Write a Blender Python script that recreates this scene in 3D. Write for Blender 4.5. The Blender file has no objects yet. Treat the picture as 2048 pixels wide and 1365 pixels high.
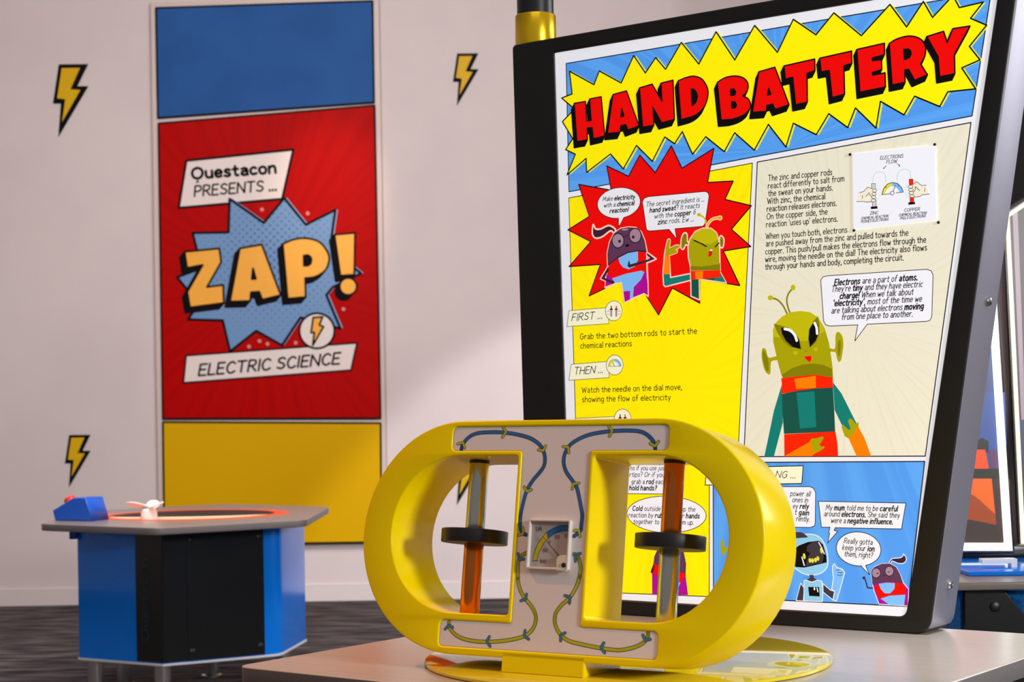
import bpy, bmesh, math, random
from math import radians, cos, sin, tan, pi, sqrt, atan2
from mathutils import Vector, Matrix
from mathutils.geometry import tessellate_polygon
random.seed(5)
SC = bpy.context.scene
COL = SC.collection

# ------------------------------------------------------------------ camera model (photo frame 2048 x 1365)
FPX, PX, PY, RHO, EYE = 3500.0, 1024.0, 830.0, 0.016, 1.15
CR, SR = cos(RHO), sin(RHO)
EYEV = Vector((0, 0, EYE))

def ray(x, y):
    dx, dy = x - PX, y - PY
    return Vector(((dx*CR - dy*SR)/FPX, 1.0, -(dx*SR + dy*CR)/FPX))

def hit(x, y, p0, n):
    r = ray(x, y)
    return EYEV + r*((p0 - EYEV).dot(n)/r.dot(n))

class Plane:
    """A flat face standing in the room: metres (s along it, t up it)."""
    def __init__(self, o, yaw=0.0, lean=0.0):
        self.o = Vector(o); self.yaw = yaw; self.lean = lean
        y, l = radians(yaw), radians(lean)
        self.u = Vector((cos(y), -sin(y), 0)); b = Vector((sin(y), cos(y), 0))
        self.v = Vector((0, 0, 1))*cos(l) + b*sin(l)
        self.n = self.u.cross(self.v)
    def st(self, p):
        q = hit(p[0], p[1], self.o, self.n) - self.o
        return (q.dot(self.u), q.dot(self.v))
    def rot(self):
        return (radians(-self.lean), 0, radians(-self.yaw))

# ------------------------------------------------------------------ materials
def lin(c):
    out = []
    for v in c[:3]:
        v /= 255.0
        out.append(v/12.92 if v <= 0.04045 else ((v + 0.055)/1.055)**2.4)
    return (out[0], out[1], out[2], 1.0)

def setin(b, name, v):
    if name in b.inputs: b.inputs[name].default_value = v

def mat(name, rgb, rough=0.5, metal=0.0, coat=0.0, emis=0.0, spec=0.5, alpha=None):
    m = bpy.data.materials.new(name); m.use_nodes = True
    b = m.node_tree.nodes['Principled BSDF']
    c = lin(rgb)
    b.inputs['Base Color'].default_value = c
    b.inputs['Roughness'].default_value = rough
    b.inputs['Metallic'].default_value = metal
    setin(b, 'Coat Weight', coat); setin(b, 'Coat Roughness', 0.08)
    setin(b, 'Specular IOR Level', spec)
    if emis:
        b.inputs['Emission Color'].default_value = c
        b.inputs['Emission Strength'].default_value = emis
    return m

def noisy(m, rgb2, scale=(8, 8, 8), detail=4, lo=0.4, hi=0.65, bump=0.0, rotz=0.0):
    """mix a second colour in by stretched noise"""
    nt = m.node_tree; b = nt.nodes['Principled BSDF']
    tc = nt.nodes.new('ShaderNodeTexCoord'); mp = nt.nodes.new('ShaderNodeMapping')
    mp.inputs['Scale'].default_value = scale; mp.inputs['Rotation'].default_value = (0, 0, rotz)
    no = nt.nodes.new('ShaderNodeTexNoise'); no.inputs['Scale'].default_value = 1.0; no.inputs['Detail'].default_value = detail
    rp = nt.nodes.new('ShaderNodeValToRGB')
    rp.color_ramp.elements[0].position = lo; rp.color_ramp.elements[1].position = hi
    rp.color_ramp.elements[0].color = b.inputs['Base Color'].default_value; rp.color_ramp.elements[1].color = lin(rgb2)
    L = nt.links.new
    L(tc.outputs['Object'], mp.inputs['Vector']); L(mp.outputs['Vector'], no.inputs['Vector'])
    L(no.outputs['Fac'], rp.inputs['Fac']); L(rp.outputs['Color'], b.inputs['Base Color'])
    if bump:
        bp = nt.nodes.new('ShaderNodeBump'); bp.inputs['Strength'].default_value = bump; bp.inputs['Distance'].default_value = 0.01
        L(no.outputs['Fac'], bp.inputs['Height']); L(bp.outputs['Normal'], b.inputs['Normal'])
    return m

def rays(m, rgb2, centre, freq=9.0, lo=0.45, hi=0.6):
    """printed comic rays fanning out of a point of the artwork (object x, z)"""
    nt = m.node_tree; b = nt.nodes['Principled BSDF']; L = nt.links.new
    tc = nt.nodes.new('ShaderNodeTexCoord'); sp = nt.nodes.new('ShaderNodeSeparateXYZ')
    L(tc.outputs['Object'], sp.inputs[0])
    def mth(op, a, v):
        n = nt.nodes.new('ShaderNodeMath'); n.operation = op
        for i, q in enumerate((a, v)):
            if isinstance(q, (int, float)): n.inputs[i].default_value = q
            else: L(q, n.inputs[i])
        return n.outputs[0]
    dx = mth('SUBTRACT', sp.outputs['X'], centre[0]); dz = mth('SUBTRACT', sp.outputs['Z'], centre[1])
    ang = mth('ARCTAN2', dz, dx)
    w = mth('MULTIPLY', ang, freq)
    no = nt.nodes.new('ShaderNodeTexNoise'); no.noise_dimensions = '1D'; no.inputs['Scale'].default_value = 1.0; no.inputs['Detail'].default_value = 3
    L(w, no.inputs['W'])
    rp = nt.nodes.new('ShaderNodeValToRGB')
    rp.color_ramp.elements[0].position = lo; rp.color_ramp.elements[1].position = hi
    rp.color_ramp.elements[0].color = b.inputs['Base Color'].default_value; rp.color_ramp.elements[1].color = lin(rgb2)
    L(no.outputs['Fac'], rp.inputs['Fac']); L(rp.outputs['Color'], b.inputs['Base Color'])
    if b.inputs['Emission Strength'].default_value: L(rp.outputs['Color'], b.inputs['Emission Color'])
    return m

def halftone(m, rgb2, pitch, centre, rad):
    """printed dots, fading out away from a point of the artwork"""
    nt = m.node_tree; b = nt.nodes['Principled BSDF']; L = nt.links.new
    tc = nt.nodes.new('ShaderNodeTexCoord'); mp = nt.nodes.new('ShaderNodeMapping')
    mp.inputs['Rotation'].default_value = (0, radians(45), 0); mp.inputs['Scale'].default_value = (1/pitch, 0.0, 1/pitch)
    vo = nt.nodes.new('ShaderNodeTexVoronoi'); vo.inputs['Randomness'].default_value = 0.0; vo.inputs['Scale'].default_value = 1.0
    L(tc.outputs['Object'], mp.inputs['Vector']); L(mp.outputs['Vector'], vo.inputs['Vector'])
    ds = nt.nodes.new('ShaderNodeVectorMath'); ds.operation = 'DISTANCE'; ds.inputs[1].default_value = (centre[0], WALLY - .062, centre[1])
    L(tc.outputs['Object'], ds.inputs[0])
    mr = nt.nodes.new('ShaderNodeMapRange'); mr.inputs['From Max'].default_value = rad
    mr.inputs['To Min'].default_value = 0.36; mr.inputs['To Max'].default_value = 0.0
    L(ds.outputs['Value'], mr.inputs['Value'])
    lt = nt.nodes.new('ShaderNodeMath'); lt.operation = 'LESS_THAN'
    L(vo.outputs['Distance'], lt.inputs[0]); L(mr.outputs['Result'], lt.inputs[1])
    mx = nt.nodes.new('ShaderNodeMix'); mx.data_type = 'RGBA'
    mx.inputs['A'].default_value = b.inputs['Base Color'].default_value; mx.inputs['B'].default_value = lin(rgb2)
    L(lt.outputs[0], mx.inputs['Factor']); L(mx.outputs['Result'], b.inputs['Base Color'])
    return m

# ------------------------------------------------------------------ objects
def tag(o, label=None, cat=None, group=None, kind=None):
    if label: o['label'] = label
    if cat: o['category'] = cat
    if group: o['group'] = group
    if kind: o['kind'] = kind
    return o

def root(name, loc, rot=(0, 0, 0), **k):
    o = bpy.data.objects.new(name, None); COL.objects.link(o)
    o.location = loc; o.rotation_euler = rot; o.empty_display_size = 0.1
    return tag(o, **k)

def link(name, me, mats, parent=None, loc=None, rot=None, smooth=None):
    if not isinstance(mats, (list, tuple)): mats = [mats]
    if not me.materials:
        for m in mats: me.materials.append(m)
    if smooth is not None:
        for p in me.polygons: p.use_smooth = True
        try: me.set_sharp_from_angle(angle=radians(smooth))
        except Exception: pass
    o = bpy.data.objects.new(name, me); COL.objects.link(o)
    if parent: o.parent = parent
    if loc is not None: o.location = loc
    if rot is not None: o.rotation_euler = rot
    return o

def bm_mesh(bm, name='m'):
    me = bpy.data.meshes.new(name); bm.normal_update(); bm.to_mesh(me); bm.free(); return me

def add_box(bm, lo, hi, bevel=0.0, seg=2):
    b2 = bmesh.new(); bmesh.ops.create_cube(b2, size=1.0)
    for v in b2.verts:
        v.co = Vector(((lo[i] + hi[i])/2 + v.co[i]*(hi[i] - lo[i]) for i in range(3)))
    if bevel: bmesh.ops.bevel(b2, geom=list(b2.edges), offset=bevel, segments=seg, affect='EDGES', profile=0.5)
    return join(bm, b2)

def join(bm, b2, M=None):
    me = bpy.data.meshes.new('t'); b2.to_mesh(me); b2.free()
    if M is not None: me.transform(M)
    n = len(bm.faces); bm.from_mesh(me); bpy.data.meshes.remove(me)
    bm.faces.ensure_lookup_table()
    return [bm.faces[i] for i in range(n, len(bm.faces))]

def add_lathe(bm, prof, seg=32, M=None):
    """profile of (radius, height) turned about z"""
    b2 = bmesh.new(); rings = []
    for r, z in prof:
        if r < 1e-6: rings.append([b2.verts.new((0, 0, z))])
        else: rings.append([b2.verts.new((r*cos(2*pi*k/seg), r*sin(2*pi*k/seg), z)) for k in range(seg)])
    for a, b in zip(rings, rings[1:]):
        for k in range(seg):
            q = [a[k % len(a)], a[(k+1) % len(a)], b[(k+1) % len(b)], b[k % len(b)]]
            u = []
            for v in q:
                if v not in u: u.append(v)
            if len(u) > 2: b2.faces.new(u)
    bmesh.ops.recalc_face_normals(b2, faces=list(b2.faces))
    return join(bm, b2, M)

def rod_prof(r, z0, z1, b=0.002):
    return [(0, z0), (r - b, z0), (r - 0.3*b, z0 + 0.3*b), (r, z0 + b), (r, z1 - b), (r - 0.3*b, z1 - 0.3*b), (r - b, z1), (0, z1)]

def lathe_obj(name, prof, m, parent=None, M=None, seg=32, loc=None):
    bm = bmesh.new(); add_lathe(bm, prof, seg, M)
    return link(name, bm_mesh(bm), m, parent, loc, smooth=35)

def box_obj(name, lo, hi, m, parent=None, bevel=0.003, loc=None, rot=None):
    bm = bmesh.new(); add_box(bm, lo, hi, bevel)
    return link(name, bm_mesh(bm), m, parent, loc, rot, smooth=40)

def prism_mesh(loops, y0, y1, bevel=0.0, res=2, flat=False):
    """outline(s) with holes, extruded between depths y0..y1 (upright: x, z) or heights (flat: x, y), rounded rims"""
    cu = bpy.data.curves.new('c', 'CURVE'); cu.dimensions = '2D'; cu.fill_mode = 'BOTH'
    cu.extrude = max((y1 - y0)/2 - bevel, 1e-5); cu.bevel_depth = bevel; cu.bevel_resolution = res
    cu.offset = -bevel
    for lp in loops:
        sp = cu.splines.new('POLY'); sp.points.add(len(lp) - 1)
        for i, p in enumerate(lp): sp.points[i].co = (p[0], p[1], 0, 1)
        sp.use_cyclic_u = True
    ob = bpy.data.objects.new('c', cu); COL.objects.link(ob)
    dg = bpy.context.evaluated_depsgraph_get(); dg.update()
    me = bpy.data.meshes.new_from_object(ob.evaluated_get(dg))
    bpy.data.objects.remove(ob); bpy.data.curves.remove(cu)
    c = (y0 + y1)/2
    for v in me.vertices:
        x, y, z = v.co
        v.co = (x, y, z + c) if flat else (x, c - z, y)
    me.materials.clear()
    bm = bmesh.new(); bm.from_mesh(me)
    bmesh.ops.remove_doubles(bm, verts=bm.verts, dist=1e-6)
    bmesh.ops.recalc_face_normals(bm, faces=list(bm.faces))
    bm.to_mesh(me); bm.free()
    return me

def arc(cx, cy, r, a0, a1, n=24):
    return [(cx + r*cos(radians(a0 + (a1 - a0)*k/n)), cy + r*sin(radians(a0 + (a1 - a0)*k/n))) for k in range(n + 1)]

def rounded(pts, r, n=5):
    """round the corners of a polygon"""
    out = []; N = len(pts)
    for i in range(N):
        rr = r[i] if isinstance(r, (list, tuple)) else r
        p = Vector(pts[i]); a = Vector(pts[i-1]) - p; b = Vector(pts[(i+1) % N]) - p
        la, lb = a.length, b.length; a.normalize(); b.normalize()
        d = min(rr, la*0.49, lb*0.49)
        if d < 1e-5: out.append(tuple(p)); continue
        A, B = p + a*d, p + b*d
        for k in range(n + 1):
            t = k/n
            q = A*(1-t)**2 + p*(2*t*(1-t)) + B*t*t
            out.append((q.x, q.y))
    return out

# ------------------------------------------------------------------ flat printed artwork
def P(crop, s):
    ox, oy, k = crop
    return [(ox + float(a)*k, oy + float(b)*k) for a, b in (q.split(',') for q in s.split())]

def crom(pts, closed=False, n=5):
    N = len(pts); out = []
    if N < 3: return list(pts)
    segs = N if closed else N - 1
    for i in range(segs):
        g = lambda k: pts[k % N] if closed else pts[max(0, min(N-1, k))]
        p0, p1, p2, p3 = g(i-1), g(i), g(i+1), g(i+2)
        for k in range(n):
            t = k/n
            out.append(tuple(0.5*((2*b) + (c - a)*t + (2*a - 5*b + 4*c - d)*t*t + (3*b - a - 3*c + d)*t**3)
                             for a, b, c, d in zip(p0, p1, p2, p3)))
    if not closed: out.append(pts[-1])
    return out

GLYPH = {
 'A':(7.2,"0,0 3.5,10 7.2,0;1.3,3.6 6,3.6"),'B':(6.4,"0,0 .3,10;~.3,10 4.8,9.4 5,6.6 .5,5.3;~.5,5.3 5.6,4.9 6.2,2.3 3.6,.2 0,0"),
 'C':(6.6,"~6.3,8.4 4,10 1.2,8.2 .2,4.6 1.5,.9 4,0 6.6,1.4"),'D':(6.8,"0,0 .3,10;~.3,10 4.6,9 6.8,5.5 5.3,1.5 0,0"),
 'E':(5.6,"5.6,10 .4,10 0,0 5.5,0;.2,5.2 4.7,5.2"),'F':(5.6,"5.8,10 .4,10 0,0;.2,5.2 4.7,5.2"),
 'G':(7,"~6.5,8.6 4,10 1.1,8.1 .2,4.5 1.5,.9 4,0 6.6,1.6;6.6,1.4 6.7,4.7 4,4.7"),'H':(6.8,"0,0 .2,10;6.6,0 6.8,10;.1,5 6.7,5"),
 'I':(.8,".3,0 .5,10"),'J':(5,"~4.6,10 4.8,3 3,.1 .3,1.4"),'K':(6,"0,0 .3,10;5.6,10 .2,4.4 6,0"),'L':(5,".4,10 0,0 5,0"),
 'M':(8.4,"0,0 1,10 4.2,3 7.4,10 8.4,0"),'N':(7,"0,0 .3,10 6.6,0 7,10"),
 'O':(7.6,"~4,10 1.2,8.4 .1,5 1.2,1.4 3.7,0 6.4,1.5 7.5,5 6.6,8.6 4,10"),'P':(6,"0,0 .4,10;~.4,10 4.8,9.8 6,7.2 4.4,4.9 .2,4.4"),
 'Q':(8,"~4,10 1.2,8.4 .1,5 1.2,1.4 3.9,0 6.6,1.5 7.8,5 6.8,8.6 4,10"),'R':(6.3,"0,0 .4,10;~.4,10 4.8,9.8 5.8,7.3 4.2,5.2 .3,4.7;2.4,4.9 6.3,0"),
 'S':(6,"~5.8,8.6 3.6,10 .9,8.6 1.2,6.2 4.2,4.8 5.8,2.6 3.6,.2 .2,1.2"),'T':(6.8,"0,10 6.8,10;3.4,10 3.2,0"),
 'U':(6.6,"~.2,10 .2,3.4 1.4,.6 3.4,0 5.4,.8 6.4,3.4 6.5,10"),'V':(6.8,"0,10 3.3,0 6.8,10"),'W':(9.4,"0,10 2.3,0 4.8,8 7,0 9.4,10"),
 'X':(6.4,"0,10 6.4,0;6.2,10 0,0"),'Y':(6.6,"0,10 3.3,5 6.6,10;3.3,5 3,0"),'Z':(6.4,".3,10 6.2,10 0,0 6.4,0"),
 'a':(4.9,"~.7,5.8 2.8,6.6 4.5,5.4 4.6,3 4.8,0;~4.6,3.8 2.2,3.6 .4,1.9 1.8,.1 4,.7 4.6,2"),'b':(5,".2,10 .1,0;~.2,4.6 2.6,6.6 4.8,4.8 4.6,1.4 2.4,0 .1,1"),
 'c':(4.4,"~4.3,5.6 2.5,6.6 .5,5 .2,2.6 1.6,.2 4.4,.9"),'d':(5,"4.8,10 4.9,0;~4.8,5.4 2.8,6.6 .6,5.2 .2,2.6 1.6,.1 4,.5 4.8,2.2"),
 'e':(4.9,"~.4,3.4 4.7,3.6 4.2,5.8 2.4,6.6 .6,5.2 .2,2.8 1.6,.2 4.6,.8"),'f':(3.8,"~4,9.4 2.6,10 1.6,8.4 1.4,0;0,6 3.6,6"),
 'g':(5,"~4.7,5.6 2.8,6.6 .6,5.2 .2,3 1.8,.6 4,1.2 4.7,3;~4.7,6.2 4.8,-1 3.4,-3 .6,-2.2"),'h':(4.9,".2,10 .1,0;~.2,4.2 2.4,6.5 4.4,5.4 4.7,0"),
 'i':(.8,".4,6.4 .4,0;.4,8.8 .4,9.3"),'j':(2,"~1.6,6.4 1.6,-1.4 .9,-2.8 -.6,-2.6;1.6,8.8 1.6,9.3"),'k':(4.8,".2,10 .1,0;4.4,6.4 .2,3 4.8,0"),
 'l':(.8,".4,10 .4,0"),'m':(7.6,".2,6.4 .1,0;~.2,4.6 1.9,6.5 3.5,5.4 3.8,0;~3.8,4.6 5.4,6.5 7.1,5.4 7.4,0"),
 'n':(4.9,".2,6.4 .1,0;~.2,4.4 2.4,6.5 4.4,5.4 4.7,0"),'o':(5.2,"~2.7,6.6 .8,5.6 .2,3.2 1.2,.6 2.7,0 4.4,.8 5.1,3.4 4.4,5.8 2.7,6.6"),
 'p':(5,".2,6.4 .1,-3;~.2,4.6 2.6,6.6 4.8,4.8 4.6,1.4 2.4,0 .1,1"),'q':(5,"4.8,6.4 4.9,-3;~4.8,5.4 2.8,6.6 .6,5.2 .2,2.6 1.6,.1 4,.5 4.8,2.2"),
 'r':(3.8,".2,6.4 .1,0;~.2,4 1.8,6.3 3.8,5.9"),'s':(4.2,"~4,5.7 2.4,6.6 .6,5.6 1,4 3.2,2.9 4,1.4 2.4,.1 .1,.8"),
 't':(3.8,"~1.8,9 1.7,3 2.2,.4 3.8,.4;0,6.2 3.8,6.3"),'u':(4.8,"~.2,6.4 .3,1.8 1.8,.1 4,.9 4.6,3;4.6,6.4 4.7,0"),'v':(4.6,"0,6.4 2.2,0 4.6,6.4"),
 'w':(6.8,"0,6.4 1.7,0 3.5,5.2 5.1,0 6.8,6.4"),'x':(4.6,"0,6.4 4.6,0;4.5,6.4 0,0"),'y':(4.8,"0,6.4 2.4,.4;4.8,6.4 1.2,-3"),'z':(4.5,".2,6.4 4.4,6.4 0,0 4.5,0"),
 '.':(.8,".4,0 .4,.4"),',':(1,".6,.5 .1,-1.4"),'!':(1,".6,10 .5,3;.4,0 .4,.4"),'?':(4.6,"~.3,8.4 2.4,10 4.4,8.2 3.4,5.8 2,4.6 2,2.8;2,0 2,.4"),
 "'":(.9,".7,10.2 .3,7.8"),'`':(.9,".2,10.2 .7,7.8"),'/':(4,"4,10.4 0,-1"),'&':(5.6,"~5.2,8.4 2.8,10 .8,8.2 2.4,5.6 5,5.6;~2.4,5.6 .3,3.2 1.6,.3 4.4,.8 4.8,4.4"),
 '0':(5.6,"~2.9,10 .8,8.2 .2,5 1,1.4 2.8,0 4.8,1.6 5.4,5 4.8,8.4 2.9,10"),'1':(1.6,"0,8 1.2,10 1,0"),'5':(5.2,"5,10 1,10 .7,5.6;~.7,5.6 3.2,6.2 5,3.6 3.4,.3 .2,.7"),
}

class Art:
    """thin printed layers on a plane, one mesh with one material slot per ink; an ink lies only on the inks it covers"""
    def __init__(self, plane, y=0.0, step=0.00005):
        self.pl = plane; self.y = y; self.step = step; self.k = 0
        self.v = []; self.f = []; self.mi = []; self.mats = []; self.boxes = []
    def m(self, mt):
        if mt not in self.mats: self.mats.append(mt)
        return self.mats.index(mt)
    def up(self, pts, g=0.0):
        xs = [p[0] for p in pts]; zs = [p[1] for p in pts]
        bx = (min(xs) - g, max(xs) + g, min(zs) - g, max(zs) + g); k = 0
        for o, l in self.boxes:
            if l > k and o[0] < bx[1] and o[1] > bx[0] and o[2] < bx[3] and o[3] > bx[2]: k = l
        self.k = k + 1; self.boxes.append((bx, self.k))
        return self.y - self.k*self.step
    def st(self, pts): return [self.pl.st(p) for p in pts]
    def _poly(self, pts, mt, holes=()):
        y = self.up(pts)
        loops = [pts] + list(holes)
        flat = [q for l in loops for q in l]
        tris = tessellate_polygon([[Vector((q[0], q[1], 0)) for q in l] for l in loops])
        b = len(self.v); i = self.m(mt)
        self.v += [(q[0], y, q[1]) for q in flat]
        for t in tris:
            a, c, d = (flat[j] for j in t)
            cr = (c[0]-a[0])*(d[1]-a[1]) - (c[1]-a[1])*(d[0]-a[0])
            if abs(cr) < 1e-12: continue
            t = t if cr > 0 else (t[0], t[2], t[1])
            self.f.append([b + j for j in t]); self.mi.append(i)
    def poly(self, px, mt, holes=(), line=0, lm=None, shift=None, smooth=False):
        if smooth: px = crom(px, True)
        if shift: px = [(x + shift[0], y + shift[1]) for x, y in px]; holes = [[(x + shift[0], y + shift[1]) for x, y in h] for h in holes]
        s = self.st(px); hs = [self.st(h) for h in holes]
        self._poly(s, mt, hs)
        if line:
            self._line(s, line, lm, True)
            for h in hs: self._line(h, line, lm, True, same=True)
    def _line(self, pts, w, mt, closed=False, same=False, y=None, caps=True):
        if y is None: y = (self.y - self.k*self.step) if same else self.up(pts, w/2)
        i = self.m(mt); n = len(pts); h = w/2
        for k in range(n if closed else n - 1):
            a, b = pts[k], pts[(k+1) % n]
            dx, dy = b[0]-a[0], b[1]-a[1]; l = sqrt(dx*dx + dy*dy)
            if l < 1e-9: continue
            nx, ny = -dy/l*h, dx/l*h; q = len(self.v)
            self.v += [(a[0]-nx, y, a[1]-ny), (b[0]-nx, y, b[1]-ny), (b[0]+nx, y, b[1]+ny), (a[0]+nx, y, a[1]+ny)]
            self.f.append([q, q+1, q+2, q+3]); self.mi.append(i)
        if caps:
            for k, a in enumerate(pts):
                q = len(self.v); y2 = y - self.step*0.1
                self.v += [(a[0] + h*cos(j*pi/4), y2, a[1] + h*sin(j*pi/4)) for j in range(8)]
                self.f.append([q + j for j in range(8)]); self.mi.append(i)
    def line(self, px, w, mt, closed=False, smooth=False):
        if smooth: px = crom(px, closed)
        self._line(self.st(px), w, mt, closed)
    def disc(self, c, r, mt, line=0, lm=None, n=28):
        s = self.pl.st(c); pts = [(s[0] + r*cos(2*pi*k/n), s[1] + r*sin(2*pi*k/n)) for k in range(n)]
        self._poly(pts, mt)
        if line: self._line(pts, line, lm, True)
    def oval(self, c, rx, ry, mt, rot=0, line=0, lm=None, n=32):
        a = radians(rot)
        px = [(c[0] + rx*cos(2*pi*k/n)*cos(a) - ry*sin(2*pi*k/n)*sin(a), c[1] + rx*cos(2*pi*k/n)*sin(a) + ry*sin(2*pi*k/n)*cos(a)) for k in range(n)]
        self.poly(px, mt, line=line, lm=lm)
    def text(self, s, p0, p1, h, w, mt, slant=0.0, bold=1.6):
        a, b = self.pl.st(p0), self.pl.st(p1)
        self.text_st(s, a, b, h, w, mt, slant, bold)
    def text_st(self, s, a, b, h, w, mt, slant=0.0, bold=1.6):
        x = 0; items = []; on = False
        for ch in s:
            if ch == '*': on = not on; continue
            if ch == ' ': x += 3.7; continue
            wd, st = GLYPH[ch]; items.append((ch, x, on)); x += wd + (2.3 if on else 2.0)
        total = max(x - 2.0, 1)
        dx, dy = b[0]-a[0], b[1]-a[1]; L = sqrt(dx*dx + dy*dy); ux, uy = dx/L, dy/L
        kx, ky = L/total, h/10.0
        out = []
        for ch, x0, on in items:
            for sk in GLYPH[ch][1].split(';'):
                sm = sk[0] == '~'
                pts = [tuple(map(float, q.split(','))) for q in sk.lstrip('~').split()]
                if sm: pts = crom(pts, n=3)
                q = []
                for gx, gy in pts:
                    X = (x0 + gx)*kx + slant*gy*ky; Y = gy*ky
                    q.append((a[0] + X*ux - Y*uy, a[1] + X*uy + Y*ux))
                out.append((q, w*(bold if on else 1)*(1.35 if ch in '.,' else 1)))
        y = self.up([p for q, _ in out for p in q], w)
        for q, ww in out: self._line(q, ww, mt, y=y)
    def build(self, name, parent, loc=None, rot=None, extra=None):
        me = bpy.data.meshes.new(name)
        v, f, mi = list(self.v), list(self.f), list(self.mi)
        if extra is not None:                         # the solid sheet the ink is printed on
            em, emat = extra; b = len(v); i = self.m(emat)
            v += [tuple(q.co) for q in em.vertices]
            for p in em.polygons: f.append([b + j for j in p.vertices]); mi.append(i)
        me.from_pydata(v, [], f)
        for mt in self.mats: me.materials.append(mt)
        me.polygons.foreach_set('material_index', mi); me.update()
        o = bpy.data.objects.new(name, me); COL.objects.link(o)
        if parent: o.parent = parent
        if loc is not None: o.location = loc
        if rot is not None: o.rotation_euler = rot
        return o
# ------------------------------------------------------------------ inks and materials
BL = 0.58                                             # backlight of the sign's panel
def ink(n, c, e=BL): return mat(n, c, rough=0.4, emis=e, spec=0.25)
S_WHITE = ink('sign_white', (232, 234, 242)); S_BLUE = ink('sign_blue', (80, 152, 238))
S_YEL = ink('sign_yellow', (255, 238, 0)); S_YELB = ink('sign_burst_yellow', (255, 240, 0)); S_LIME = ink('sign_lime', (226, 232, 60))
S_RED = ink('sign_red', (236, 2, 0)); S_CREAM = ink('sign_cream', (230, 227, 208)); S_TAG = ink('sign_tag', (243, 242, 212))
S_BLACK = mat('sign_black', (16, 10, 18), rough=0.4, spec=0.25); S_NAVY = mat('sign_text', (30, 22, 44), rough=0.4, spec=0.25)
S_TEXT = mat('sign_text_soft', (34, 28, 40), rough=.4, spec=.2)
S_PLUM = ink('print_plum', (92, 52, 84)); S_PLUMD = ink('print_dark_plum', (56, 30, 52), 0.6); S_MAG = ink('print_magenta', (168, 8, 150))
S_SKY = ink('print_sky', (122, 184, 248)); S_LENS = ink('print_lens', (160, 130, 150)); S_EDGE = ink('print_edge', (255, 205, 190))
S_GRN = ink('print_green', (166, 160, 0)); S_GRNL = ink('print_light_green', (190, 184, 4)); S_GRND = ink('print_dark_green', (130, 124, 0))
S_TEAL = ink('print_teal', (14, 124, 116)); S_TEALD = ink('print_dark_teal', (18, 82, 72)); S_ORA = ink('print_orange', (255, 126, 0))
S_VERM = ink('print_vermilion', (244, 34, 0)); S_ROBO = ink('print_robot', (140, 200, 236)); S_GREYD = ink('print_charcoal', (60, 54, 64))
S_GOLD = ink('print_gold', (226, 216, 60)); S_SKIN = ink('print_skin', (238, 232, 214)); S_CARD = ink('card_white', (236, 238, 250))
S_MINT = ink('print_mint', (150, 214, 190)); S_GREY = ink('print_grey', (206, 204, 210))

FRAME = mat('frame_black', (24, 23, 25), rough=0.42, spec=0.45)
FRSIDE = mat('frame_side_sheen', (150, 148, 162), rough=0.40, metal=.55)
POLE = mat('pole_black', (30, 29, 33), rough=0.36)
BRASS = mat('collar_gold', (250, 204, 24), rough=0.25, metal=0.6)
STEEL = mat('steel', (196, 194, 190), rough=0.25, metal=1.0)
YEL = mat('device_yellow', (246, 217, 0), rough=0.2, coat=0.03, spec=.13)
ACRYL = mat('device_panel', (230, 216, 214), rough=0.45)
W_BLUE = mat('wire_blue', (46, 104, 164), rough=0.45); W_YEL = mat('wire_yellow', (188, 184, 26), rough=0.45)
W_LINE = mat('wire_outline', (22, 26, 30), rough=0.5); A_BLUE = mat('arrow_blue', (66, 126, 156), rough=0.45)
ZINC = mat('zinc', (214, 212, 200), rough=0.2, metal=1.0); COPPER = mat('copper', (236, 132, 58), rough=0.22, metal=1.0)
RUBBER = mat('rubber_black', (20, 20, 20), rough=0.4)
PLATE = mat('yellow_acrylic', (226, 206, 40), rough=0.03, coat=0.3)
LAM = noisy(mat('table_laminate', (191, 179, 167), rough=0.24, spec=.6), (186, 174, 162), scale=(4, 60, 4), detail=5, lo=0.35, hi=0.7)
LAMF = noisy(mat('table_laminate_dimmed', (138, 126, 118), rough=0.3), (126, 116, 110), scale=(4, 60, 4), detail=5, lo=0.35, hi=0.7)  # same laminate as the near table, dimmer light put into its colour
EDGE = mat('table_edge', (104, 98, 97), rough=0.4)
def edged(o):                                          # the slab's rim has its own grey edging
    o.data.materials.append(EDGE)
    for p in o.data.polygons:
        if abs(p.normal.z) < .5: p.material_index = 1
    return o
CAB_BLUE = mat('cabinet_blue', (2, 134, 255), rough=0.14, spec=.3, coat=0.12)
CAB_BLACK = mat('cabinet_black', (15, 15, 16), rough=0.28)
TRIMW = mat('trim_white', (224, 224, 226), rough=0.35)
WALLM = noisy(mat('wall_paint', (222, 210, 208), rough=0.75), (216, 204, 203), scale=(1.5, 1.5, 1.5), detail=3)
SKIRT = mat('skirting_paint', (226, 216, 214), rough=0.4)
CARPET = noisy(mat('carpet', (56, 52, 53), rough=0.95, spec=0.05), (112, 106, 106), scale=(3.5, 14, 4), detail=9, lo=0.40, hi=0.68, bump=0.3, rotz=radians(-24))
DARKW = mat('dark_wall', (30, 28, 29), rough=0.8, spec=.1)
CEIL = mat('ceiling_paint', (200, 192, 190), rough=0.8)
B_BLACK = mat('bolt_black', (15, 13, 17), rough=0.6, spec=.06); B_YEL = mat('bolt_yellow', (222, 176, 8), rough=0.5, spec=.2)

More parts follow.
